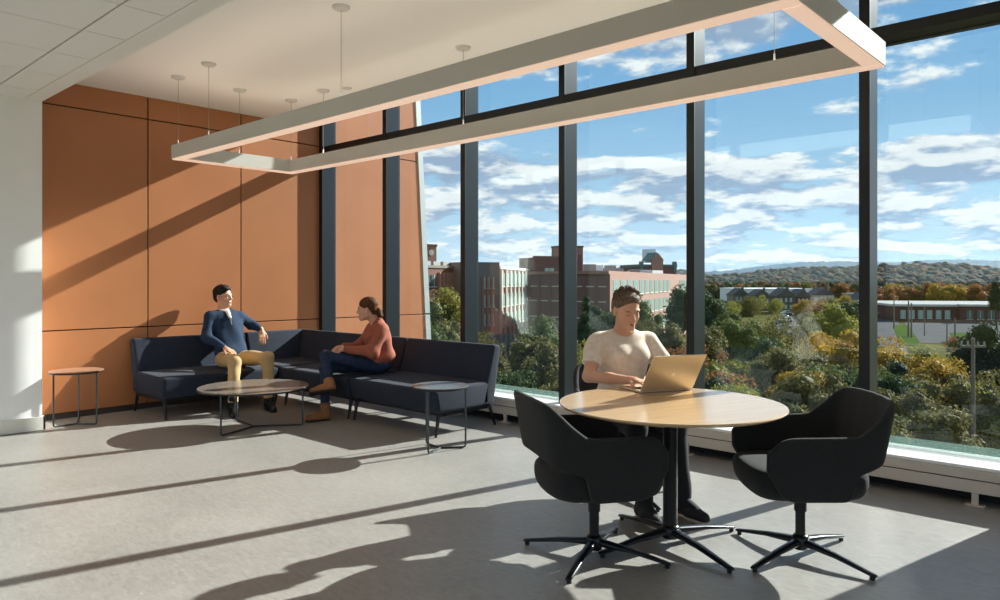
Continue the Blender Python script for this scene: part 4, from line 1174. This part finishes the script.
# ---------------------------------------------------------------- woman with the laptop
def woman_at_table():
    face = math.radians(-27); ox, oy = -2.526, 3.884
    f = frame(ox, oy, 0, face); org = (ox, oy, 0)
    t = empty('person', org, 0, 'person with short brown hair and pale t-shirt typing on the gold laptop', 'person')
    SK = skin('warm_skin', (214,160,132), (222,170,142)); HA = mat('short_brown_hair', (82,64,50), .7, rgb2=(122,100,80), scale=60, bump=.5, bscale=160)
    TS = mat('oatmeal_cotton', (236,222,206), .9, rgb2=(222,204,186), scale=38, bump=.12, bscale=500)
    TR = mat('black_trousers', (24,25,30), .85); 
    hc = f(.028, .115, 1.178); H = Head(hc, rotm(face-.02, .30, .04), .99)
    neck = f(0, .025, 1.015)
    shR, shL = f(.188, .02, .965), f(-.188, .02, .965)
    elR, elL = f(.285, .11, .775), f(-.275, .12, .778)
    wrR, wrL = f(.105, .305, .765), f(-.10, .31, .765)
    hip = {1: f(.095, .02, .53), -1: f(-.095, .02, .53)}; kn = {1: f(.13, .40, .51), -1: f(-.12, .42, .51)}; an = {1: f(.10, .43, .10), -1: f(-.13, .47, .10)}
    S = SDF(); head_sdf(S, H, neck)
    S.ell(f(0, .01, .86), (.15, .10, .19), rotm(face), .04); S.ell(f(0, .0, .60), (.15, .11, .13), rotm(face), .05)
    S.cap(f(-.135, .015, .965), f(.135, .015, .965), .048, None, .04); S.cap(f(0, .01, .965), neck, .065, .054, .03)
    for a, b, c in ((shR, elR, wrR), (shL, elL, wrL)):
        S.cap(a, b, .044, .036, .02); S.cap(b, (b+c)/2, .037, .034, .015); S.cap((b+c)/2, c, .034, .0225, .012)
    hand_sdf(S, wrR+V3(0, 0, .002), f(0, 1, 0)-f(.22, 0, .0)+V3(0,0,.02), V3(0, 0, -1), .95, .55, -1, .1)
    hand_sdf(S, wrL+V3(0, 0, .002), f(0, 1, 0)-f(-.25, 0, .0)+V3(0,0,.02), V3(0, 0, -1), .95, .5, 1, .1)
    for s in (1, -1):
        S.cap(hip[s], kn[s], .065, .045, .03); S.cap(kn[s], an[s], .045, .03, .02); S.cap(an[s], an[s]+V3(0,0,-.04)+(f(0, 1, 0)-f(0,0,0))*.05, .03, .025, .02)
    sdf_obj('body', S, .0052, SK, t, origin=org)
    # t-shirt
    S = SDF()
    S.ell(f(0, .018, .86), (.178, .118, .195), rotm(face), .05); S.ell(f(0, .008, .64), (.165, .125, .15), rotm(face), .06)
    S.ell(f(.07, .10, .885), (.062, .048, .06), rotm(face), .05); S.ell(f(-.07, .10, .885), (.062, .048, .06), rotm(face), .05)
    S.cap(f(-.142, .015, .972), f(.142, .015, .972), .056, None, .045); S.cap(f(0, .012, .96), f(0, .02, 1.02), .085, .066, .03)
    for a, b in ((shR, elR), (shL, elL)):
        e = a+(b-a)*.74; S.cap(a, e, .060, .062, .03)
    for a, b in ((shR, elR), (shL, elL)):
        d = nrm(b-a); e = a+(b-a)*.66; lo = e-.11; hi = e+.11
        S.ops.append(('s', .002, (lo, hi), (lambda P, e=e, d=d: np.maximum(-((P[0]-e[0])*d[0]+(P[1]-e[1])*d[1]+(P[2]-e[2])*d[2]), np.sqrt((P[0]-e[0])**2+(P[1]-e[1])**2+(P[2]-e[2])**2)-.09))))
    S.cap(neck+V3(0,0,.012), H.p(0, -.01, -.06), .064, .07, .004, 's')
    S.plane(f(0, 0, .52), (0, 0, -1))
    sdf_obj('t_shirt', S, .0055, TS, t, folds(.0048, 30, 1.), org)
    # neckline rib
    bm = bmesh.new(); ring = []
    ax = nrm(H.p(0, -.01, -.06)-neck); c0 = neck+ax*.006
    # trousers
    S = SDF(); S.ell(f(0, -.01, .56), (.17, .135, .11), rotm(face), .05)
    for s in (1, -1): S.cap(hip[s], kn[s], .085, .062, .04); S.cap(kn[s], an[s]+V3(0,0,.01), .060, .052, .03)
    S.plane(f(0, 0, .062), (0, 0, -1)); 
    sdf_obj('trousers', S, .008, TR, t, folds(.004, 22, 2.), org)
    # hair: short, swept up
    S = SDF(); E_ = lambda c, r, kk=.02, mode='u': S.ell(H.p(*c), tuple(v*H.k for v in r), H.R, kk, mode)
    E_((0, -.020, .036), (.080, .097, .082)); E_((0, .035, .080), (.056, .050, .030), .02); E_((0, -.068, -.01), (.066, .045, .075), .02)
    g = np.random.default_rng(3)
    for i in range(150):
        th = g.uniform(-1, 1)*2.6; ph = g.uniform(.15, 1.5)
        n = V3(math.sin(th)*math.cos(ph), -math.cos(th)*math.cos(ph)*.9, math.sin(ph)); n = nrm(n)
        if n[1] > .75 and n[2] < .5: continue
        a = V3(0, -.02, .04)+n*V3(.076, .094, .078); b = a + (n*.55+V3(.25*g.normal(), .6*(n[2] > .3)+.15*g.normal(), .45 if n[2] > .3 else -.35))*.024
        S.cap(H.p(*a), H.p(*b), .0065, .0022, .006)
    E_((0, .106, -.020), (.062, .085, .083), .016, 's')
    for sx in (-1, 1): E_((sx*.082, -.004, -.03), (.02, .022, .04), .006, 's')
    E_((0, 0, -.14), (.12, .12, .08), .01, 's')
    sdf_obj('hair', S, .0035, HA, t, origin=org)
    eyes_etc(t, H, org, M_iris, HA, M_lipA, closed=True)
    SN = mat('black_knit_sneaker', (34,34,36), .8); SO = mat('cream_sole', (206,196,176), .6)
    for s, e in ((1, .0), (-1, .0)):
        hl = an[s]*V3(1, 1, 0)-(f(0, 1, 0)-f(0,0,0))*.055; to = hl+(f(0, 1, 0)-f(0, 0, 0))*.265+(f(1,0,0)-f(0,0,0))*.03*s
        shoe(t, 'shoe', hl, to, SN, org, sole_m=SO)
        Q = SDF(); Q.cap(an[s]+V3(0,0,-.03), an[s]+V3(0,0,.06), .040, .040); Q.cap(an[s]+V3(0,0,-.02), hl+nrm(to-hl)*.15+V3(0,0,.052), .044, .036); sdf_obj('sock', Q, .007, TR, t, origin=org)
    return t
woman_at_table()

# laptop
Lh = [Vector((-2.169, 3.517, 0)), Vector((-2.011, 3.838, 0))]
hd = (Lh[1]-Lh[0]); lw_ = .345; hd.normalize(); mid = (Lh[0]+Lh[1])/2+Vector((.008, -.012, 0))
la = math.atan2(hd.y, hd.x)
lp = empty('laptop', (mid.x, mid.y, .722), la, 'open gold laptop on the round oak table, screen back turned to the viewer', 'laptop')
M_gold = mat('champagne_aluminium', (222,202,168), .38, .55)
bm = bmesh.new(); box(bm, -lw_/2, lw_/2, .0, .238, .002, .0135); lb = bobj('base', bm, mat('pale_gold_deck', (222,206,184), .4, .4), lp, bevel=.003)
bm = bmesh.new()
for r in range(5):
    for c in range(13): box(bm, -lw_/2+.03+c*.0222, -lw_/2+.05+c*.0222, .035+r*.0195, .052+r*.0195, .0135, .0150)
bobj('keyboard', bm, mat('black_keys', (24,24,26), .5), lp)
bm = bmesh.new(); box(bm, -.055, .055, .145, .22, .0134, .0139); bobj('trackpad', bm, MATS['pale_gold_deck'], lp)
Ms = Matrix.Translation((0, 0, .008)) @ Matrix.Rotation(math.radians(33), 4, 'X')
bm = bmesh.new(); box(bm, -lw_/2, lw_/2, -.003, .003, .0, .250, Ms); ls = bobj('screen_lid', bm, M_gold, lp, bevel=.002)
bm = bmesh.new(); box(bm, -lw_/2+.008, lw_/2-.008, .003, .0036, .01, .242, Ms); bobj('screen', bm, mat('dark_screen', (18,20,24), .1), lp)
# bitten-fruit mark on the lid
bm = bmesh.new()
def blob(pts):
    vs = [bm.verts.new(Ms @ Vector((x, -.0034, z))) for x, z in pts]; bm.faces.new(vs)
pts = []
for i in range(36):
    a = 2*PI*i/36; r = .0125*(1-.10*math.exp(-((a-PI/2)/.28)**2)-.07*math.exp(-((a-3*PI/2)/.3)**2)+.05*math.cos(2*a)*-1); x, z = r*math.cos(a), r*math.sin(a)*1.02
    if math.hypot(x+.0145, z-.002) < .0065: 
        v = Vector((x+.0145, z-.002)).normalized()*.0065; x, z = v.x-.0145, v.y+.002
    pts.append((x, z+.116))
blob(pts)
blob([(-.001, .1305), (-.0035, .1335), (-.0045, .1375), (-.0015, .1360), (.0002, .1330)])
bobj('fruit_mark', bm, mat('bright_mark', (240,226,200), .3, .3), ls)

# ---------------------------------------------------------------- man on the sofa
def man_on_sofa():
    face = math.radians(-4); ox, oy = -7.49, 3.87
    f = frame(ox, oy, 0, face, .32); org = (ox, oy, 0); dv = lambda a, b, c: f(a, b, c)-f(0, 0, 0)
    t = empty('person', org, 0, 'person in navy zip sweater and tan trousers seated by the orange wall, looking right', 'person')
    SK = skin('tan_skin', (204,150,120), (212,160,130)); HA = mat('black_hair', (20,17,16), .7, spec=.3)
    SW = mat('navy_wool', (14,38,64), .9, rgb2=(22,50,80), scale=30, bump=.2, bscale=420); TR = mat('tan_chinos', (196,164,116), .85, var=.04, scale=20); SH = mat('white_shirt', (232,230,226), .7)
    R0 = rotm(face)
    hc = f(-.0, -.03, 1.178); H = Head(hc, rotm(math.radians(24), -.04, .0), 1.02); neck = f(0, -.06, 1.01)
    shR, shL = f(.172, -.055, .945), f(-.172, -.055, .945)
    elR, elL = f(.245, -.01, .735), f(-.30, -.10, .85); wrR, wrL = f(.165, .23, .635), f(-.335, .07, .80)
    hip = {1: f(.09, .02, .50), -1: f(-.09, .02, .50)}; kn = {1: f(.19, .50, .525), -1: f(-.165, .50, .53)}; an = {1: f(.25, .60, .10), -1: f(-.15, .56, .10)}
    S = SDF(); head_sdf(S, H, neck, False)
    RL = rotm(face, -.31)
    S.ell(f(0, -.05, .82), (.150, .09, .185), RL, .04); S.ell(f(0, .0, .54), (.15, .11, .12), R0, .05)
    S.cap(f(-.12, -.05, .945), f(.12, -.05, .945), .05, None, .04); S.cap(f(0, -.05, .95), neck, .065, .056, .03)
    for a, b, c in ((shR, elR, wrR), (shL, elL, wrL)):
        S.cap(a, b, .045, .038, .02); S.cap(b, (b+c)/2, .038, .036, .015); S.cap((b+c)/2, c, .035, .025, .012)
    hand_sdf(S, wrR, dv(-.35, .85, -.28), dv(0, -.2, -1), 1.05, .45, -1, .12)
    hand_sdf(S, wrL, dv(-.02, .30, -1), dv(0, -1, -.3), 1.05, .35, 1, .1)
    for s in (1, -1):
        S.cap(hip[s], kn[s], .068, .048, .03); S.cap(kn[s], an[s], .048, .032, .02); S.cap(an[s], an[s]+dv(0, .05, -.03), .03, .027, .02)
    sdf_obj('body', S, .0058, SK, t, origin=org)
    S = SDF(); S.ell(f(0, -.045, .83), (.176, .115, .20), RL, .05); S.ell(f(0, -.02, .67), (.166, .118, .17), RL, .06); S.ell(f(0, -.005, .56), (.172, .138, .10), R0, .05)
    S.cap(f(-.135, -.052, .943), f(.135, -.052, .943), .062, None, .045); S.cap(f(.14, -.055, .95), f(.02, -.06, 1.0), .045, .05, .03); S.cap(f(-.14, -.055, .95), f(-.02, -.06, 1.0), .045, .05, .03); S.cap(f(0, -.055, .95), neck+V3(0,0,-.012), .085, .066, .03)
    for a, b, c in ((shR, elR, wrR), (shL, elL, wrL)):
        S.cap(a, b, .064, .054, .03); e = b+(c-b)*.90; S.cap(b, e, .054, .040, .025)
    S.cap(neck+V3(0,0,.0)+dv(0,.02,.0), H.p(0, 0, -.06), .058, .075, .004, 's')
    sdf_obj('sweater', S, .006, SW, t, folds(.0075, 27, .4), org)
    S = SDF(); S.cap(neck+V3(0,0,-.03), neck+V3(0,0,.048)+dv(0,.012,0), .078, .070, .01); S.cap(neck+dv(0,.062,.0), f(0, .078, .945), .034, .014, .01); S.cap(f(0, .012, .985), f(0, .045, .955), .02, .012, .01)
    S.cap(neck+V3(0,0,.02), H.p(0, 0, -.05), .055, .06, .003, 's'); S.plane(neck+dv(0, .0, .03), dv(0, .35, 1))
    sdf_obj('shirt_collar', S, .0045, SH, t, origin=org)
    bm = bmesh.new(); tube(bm, [tuple(f(0, .088, .945)-V3(*org)), tuple(f(0, .092, .87)-V3(*org))], .005, 6); bobj('zip', bm, mat('zip_metal', (150,146,138), .35, .7), t)
    for w_, e_ in ((wrR, elR), (wrL, elL)):
        S = SDF(); d = nrm(w_-e_); S.cap(w_-d*.045, w_-d*.012, .033, .032, .004); S.plane(w_-d*.010, d); S.plane(w_-d*.05, -d)
        sdf_obj('shirt_cuff', S, .0045, SH, t, origin=org)
    S = SDF(); S.ell(f(0, -.01, .525), (.172, .145, .105), R0, .05)
    for s in (1, -1): S.cap(hip[s], kn[s], .090, .068, .04); S.cap(kn[s], an[s]+V3(0,0,.03), .066, .050, .03)
    S.plane(f(0, 0, .125), (0, 0, -1))
    sdf_obj('trousers', S, .0075, TR, t, folds(.0055, 24, 3.), org)
    S = SDF(); E_ = lambda c, r, kk=.015, mode='u': S.ell(H.p(*c), tuple(v*H.k for v in r), H.R, kk, mode)
    E_((0, -.020, .042), (.083, .100, .082)); E_((0, -.06, -.01), (.070, .050, .065)); E_((.01, .050, .080), (.056, .034, .022), .02)
    g = np.random.default_rng(4)
    for i in range(60):
        th = g.uniform(-2.7, 2.7); ph = g.uniform(.1, 1.4); n = nrm(V3(math.sin(th)*math.cos(ph), -math.cos(th)*math.cos(ph), math.sin(ph)))
        a = V3(0, -.02, .04)+n*V3(.078, .095, .078); b = a+(n*.35+V3(.2*g.normal(), .5, 0))*.03; S.cap(H.p(*a), H.p(*b), .007, .003, .006)
    E_((0, .108, -.028), (.064, .085, .088), .010, 's')
    for sx in (-1, 1): E_((sx*.084, .0, -.035), (.02, .024, .04), .006, 's')
    E_((0, 0, -.135), (.12, .12, .075), .01, 's')
    sdf_obj('hair', S, .004, HA, t, origin=org)
    eyes_etc(t, H, org, M_iris, HA, M_lipB)
    GL = mat('glasses_frame', (120,116,110), .3, .8); o_ = np.array(org)
    bm = bmesh.new()
    for sx in (-1, 1):
        c = [tuple(H.p(sx*.031+.021*math.cos(a), .101-.012*abs(math.cos(a))*(sx*math.cos(a) > 0), -.012+.016*math.sin(a))-o_) for a in np.linspace(0, 2*PI, 17)]
        tube(bm, c, .0013, 5); tube(bm, [tuple(H.p(sx*.051, .090, -.008)-o_), tuple(H.p(sx*.080, .0, -.006)-o_)], .0012, 5)
    tube(bm, [tuple(H.p(-.010, .101, -.010)-o_), tuple(H.p(.010, .101, -.010)-o_)], .0013, 5)
    bobj('glasses', bm, GL, t, smooth=True)
    SN = mat('black_leather_shoe', (22,21,21), .35); SK2 = mat('dark_sock', (24,26,32), .9)
    for s, td in ((1, dv(.10, .27, 0)), (-1, dv(.06, .28, 0))):
        hl = an[s]*V3(1, 1, 0)-nrm(td)*.05; shoe(t, 'shoe', hl, hl+nrm(td)*.285, SN, org)
        S = SDF(); S.cap(an[s]+V3(0,0,-.03), an[s]+V3(0,0,.06), .044, .044); S.cap(an[s]+V3(0,0,-.02), an[s]+dv(0,.05,-.035), .042, .034); sdf_obj('sock', S, .007, SK2, t, origin=org)
    return t
man_on_sofa()

# ---------------------------------------------------------------- woman on the sofa
def woman_on_sofa():
    face = math.radians(247); ox, oy = -5.85, 4.56
    f = frame(ox, oy, 0, face); org = (ox, oy, 0); dv = lambda a, b, c: f(a, b, c)-f(0, 0, 0)
    t = empty('person', org, 0, 'person in rust orange sweater and jeans seated with crossed legs, face turned left', 'person')
    SK = skin('fair_skin', (206,154,130), (216,164,138)); HA = mat('brown_hair', (70,44,28), .65, rgb2=(98,64,40), scale=50, spec=.1)
    SW = mat('rust_sweater', (150,82,62), .92, rgb2=(164,94,74), scale=30, bump=.22, bscale=420); JN = mat('blue_jeans', (18,33,56), .85, rgb2=(30,52,84), scale=26); BT = mat('tan_leather_boot', (150,98,58), .6, var=.12, scale=24)
    R0 = rotm(face)
    hc = f(.0, .10, 1.072); H = Head(hc, rotm(math.radians(222), .08, 0), .97); neck = f(0, -.0, .915)
    shR, shL = f(.155, -.01, .865), f(-.155, -.01, .865)
    elR, elL = f(.20, .13, .665), f(-.215, .10, .655); wrR, wrL = f(.06, .33, .685), f(-.035, .335, .675)
    hip = {1: f(.085, .0, .50), -1: f(-.085, .0, .50)}
    kn = {-1: f(-.02, .46, .60), 1: f(.09, .44, .50)}     # left leg crossed on top
    an = {-1: f(.085, .43, .31), 1: f(-.02, .46, .11)}
    kn[-1] = f(.0, .51, .61); an[-1] = f(-.16, .51, .36); kn[1] = f(.07, .50, .49); an[1] = f(-.07, .53, .12)
    S = SDF(); head_sdf(S, H, neck)
    S.ell(f(0, -.02, .74), (.14, .09, .17), R0, .04); S.ell(f(0, -.02, .52), (.15, .105, .11), R0, .05)
    S.cap(f(-.11, -.01, .865), f(.11, -.01, .865), .045, None, .04); S.cap(f(0, -.01, .86), neck, .06, .05, .03)
    for a, b, c in ((shR, elR, wrR), (shL, elL, wrL)):
        S.cap(a, b, .04, .034, .02); S.cap(b, (b+c)/2, .034, .032, .015); S.cap((b+c)/2, c, .031, .022, .012)
    hand_sdf(S, wrR, dv(-.55, .8, .02), dv(-.5, -.2, -.8), .95, .7, -1, .1)
    hand_sdf(S, wrL, dv(.55, .8, .10), dv(.5, -.2, -.8), .95, .8, 1, .1)
    for s in (1, -1):
        S.cap(hip[s], kn[s], .062, .045, .03); S.cap(kn[s], an[s], .045, .03, .02)
    sdf_obj('body', S, .0058, SK, t, origin=org)
    S = SDF(); S.ell(f(0, -.015, .74), (.168, .125, .19), R0, .06); S.ell(f(0, -.03, .585), (.185, .15, .12), R0, .06); S.ell(f(0, .06, .79), (.12, .06, .07), R0, .06)
    S.cap(f(-.12, -.01, .87), f(.12, -.01, .87), .058, None, .05); S.cap(f(0, -.01, .86), neck+V3(0,0,.002), .085, .07, .03)
    for a, b, c in ((shR, elR, wrR), (shL, elL, wrL)):
        S.cap(a, b, .066, .064, .04); e = b+(c-b)*.90; S.cap(b, e, .060, .037, .03)
    S.cap(neck+V3(0,0,-.004), H.p(0, 0, -.06), .062, .07, .004, 's'); S.plane(f(0, 0, .485), (0, 0, -1))
    sdf_obj('sweater', S, .006, SW, t, folds(.009, 22, 5.), org)
    S = SDF(); S.ell(f(0, -.02, .515), (.165, .13, .09), R0, .05)
    for s in (1, -1): S.cap(hip[s], kn[s], .080, .056, .04); S.cap(kn[s], an[s], .054, .042, .03)
    sdf_obj('jeans', S, .007, JN, t, folds(.003, 30, 1.4), org)
    # hair gathered in a low knot
    S = SDF(); E_ = lambda c, r, kk=.015, mode='u': S.ell(H.p(*c), tuple(v*H.k for v in r), H.R, kk, mode)
    E_((0, -.018, .036), (.082, .099, .084)); E_((0, -.065, -.015), (.065, .045, .06)); 
    E_((0, .108, -.034), (.066, .082, .092), .008, 's')
    for sx in (-1, 1): E_((sx*.084, .006, -.040), (.02, .03, .04), .008, 's')
    E_((0, .0, -.14), (.12, .12, .075), .01, 's')
    E_((0, -.112, -.030), (.030, .028, .030), .015)
    g = np.random.default_rng(6)
    for i in range(18):
        a = V3(0, -.115, -.03)+g.normal(size=3)*.012; b = a+V3(g.normal()*.012, -.02, -.05-.03*g.random()); S.cap(H.p(*a), H.p(*b), .008, .004, .01)
    sdf_obj('hair', S, .004, HA, t, origin=org)
    eyes_etc(t, H, org, M_iris, HA, M_lipA)
    SO = mat('dark_boot_sole', (38,30,26), .7)
    # hanging boot (toe to the left of the picture) and standing boot
    im = V3(-RX, -RY, 0)                                   # towards image left, level
    dn = nrm(an[-1]-kn[-1]); td = nrm(im+V3(.1, -.25, -.14))
    h1 = an[-1]+dn*.085-td*.05; shoe(t, 'boot', h1, h1+td*.255, BT, org, ankle=an[-1]-dn*.05, sole_m=SO, boot=True)
    td = nrm(V3(-.25, -1, 0)); h2 = an[1]*V3(1, 1, 0)-td*.05; shoe(t, 'boot', h2, h2+td*.255, BT, org, ankle=an[1]+V3(0, 0, .05), sole_m=SO, boot=True)
    return t
woman_on_sofa()
# ================================================================== LIGHT, SKY, CAMERA
sun = bpy.data.lights.new('sun', 'SUN'); sun.energy = 8; sun.angle = math.radians(.55); sun.color = (1, .965, .91)
so = bpy.data.objects.new('sun', sun); COL.objects.link(so)
SD = Vector((.236, 1, .545)).normalized()
so.rotation_euler = SD.to_track_quat('Z', 'Y').to_euler(); so.location = (3, 20, 15)
w = bpy.data.worlds.new('sky'); scene.world = w; w.use_nodes = True
nt = w.node_tree; N = nt.nodes; L = nt.links
for n in list(N): N.remove(n)
def nd(t, **k):
    n = N.new(t)
    for a, v in k.items(): setattr(n, a, v)
    return n
def math_(op, a, b=None, c=None, clamp=False):
    n = nd('ShaderNodeMath', operation=op, use_clamp=clamp)
    for i, v in enumerate((a, b, c)):
        if v is None: continue
        if isinstance(v, (int, float)): n.inputs[i].default_value = v
        else: L.new(v, n.inputs[i])
    return n.outputs[0]
tc = nd('ShaderNodeTexCoord'); sp = nd('ShaderNodeSeparateXYZ'); L.new(tc.outputs['Generated'], sp.inputs[0])
X_, Y_, Z_ = sp.outputs
zc = math_('MAXIMUM', Z_, 0.0)
def cloud_noise(dz, scale, detail, off):
    den = math_('ADD', math_('ADD', zc, dz), .17)
    cb = nd('ShaderNodeCombineXYZ')
    L.new(math_('DIVIDE', X_, den), cb.inputs[0]); L.new(math_('DIVIDE', Y_, den), cb.inputs[1]); cb.inputs[2].default_value = off
    n = nd('ShaderNodeTexNoise'); n.inputs['Scale'].default_value = scale; n.inputs['Detail'].default_value = detail; n.inputs['Roughness'].default_value = .6
    L.new(cb.outputs[0], n.inputs['Vector']); return n.outputs['Fac']
NA = cloud_noise(0, 2.7, 12, SKY_OFF); NB = cloud_noise(.014, 2.7, 8, SKY_OFF)
# where the clouds gather: a bank low down, a clear belt, more overhead
r = nd('ShaderNodeValToRGB'); L.new(zc, r.inputs[0]); r.color_ramp.interpolation = 'EASE'
el = r.color_ramp.elements; el[0].position = 0; el[0].color = (.52,)*3+(1,); el[1].position = 1; el[1].color = (.5,)*3+(1,)
for p, v in ((.05, .57), (.13, .63), (.155, .61), (.185, .42), (.25, .42), (.28, .57), (.36, .64), (.5, .56)):
    e = el.new(p); e.color = (v, v, v, 1)
bias = math_('SUBTRACT', r.outputs[0], .5)
dens = math_('ADD', NA, bias)
mk = nd('ShaderNodeMapRange', interpolation_type='SMOOTHSTEP'); mk.inputs['From Min'].default_value = .50; mk.inputs['From Max'].default_value = .60; L.new(dens, mk.inputs['Value'])
sh = nd('ShaderNodeMapRange'); sh.inputs['From Min'].default_value = -.075; sh.inputs['From Max'].default_value = .06
L.new(math_('SUBTRACT', NA, NB), sh.inputs['Value'])
thick = nd('ShaderNodeMapRange'); thick.inputs['From Min'].default_value = .52; thick.inputs['From Max'].default_value = .72; L.new(dens, thick.inputs['Value'])
grad = nd('ShaderNodeValToRGB'); L.new(zc, grad.inputs[0]); g = grad.color_ramp.elements
g[0].position = 0; g[0].color = (*lin((196,216,230)), 1); g[1].position = 1; g[1].color = (*lin((60,110,170)), 1)
for p, c in ((.10, (164,198,224)), (.22, (128,174,212)), (.40, (92,148,200))):
    e = g.new(p); e.color = (*lin(c), 1)
cl = nd('ShaderNodeMix', data_type='RGBA'); cl.inputs['A'].default_value = (*lin((146,164,190)), 1); cl.inputs['B'].default_value = (*lin((250,248,244)), 1)
br = math_('SUBTRACT', sh.outputs[0], math_('MULTIPLY', thick.outputs[0], .25), clamp=True)
L.new(br, cl.inputs['Factor'])
mx = nd('ShaderNodeMix', data_type='RGBA'); L.new(math_('MULTIPLY', mk.outputs[0], .95), mx.inputs['Factor']); L.new(grad.outputs[0], mx.inputs['A']); L.new(cl.outputs['Result'], mx.inputs['B'])
gm = nd('ShaderNodeMix', data_type='RGBA'); gm.inputs['A'].default_value = (.16, .14, .11, 1)
L.new(math_('GREATER_THAN', Z_, -.002), gm.inputs['Factor']); L.new(mx.outputs['Result'], gm.inputs['B'])
bg = nd('ShaderNodeBackground'); bg.inputs['Strength'].default_value = .80; L.new(gm.outputs['Result'], bg.inputs[0])
ou = nd('ShaderNodeOutputWorld'); L.new(bg.outputs[0], ou.inputs[0])

cam = bpy.data.cameras.new('camera'); co = bpy.data.objects.new('camera', cam); COL.objects.link(co)
co.location = (0, 0, EYE)
co.rotation_euler = Matrix(((RX, 0, -FX), (RY, 0, -FY), (0, 1, 0))).to_euler()
cam.sensor_width = 36; cam.lens = FPX/1000*36; cam.shift_y = -(300-Y0)/1000
cam.clip_end = 20000; cam.clip_start = .05
scene.camera = co
vs = scene.view_settings; vs.view_transform = 'Standard'; vs.look = 'None'; vs.gamma = 1; vs.exposure = 0.64; vs.use_curve_mapping = False
scene.cycles.use_denoising = True
scene.cycles.max_bounces = 10; scene.cycles.diffuse_bounces = 5; scene.cycles.glossy_bounces = 4; scene.cycles.transparent_max_bounces = 24
scene.cycles.sample_clamp_indirect = 8
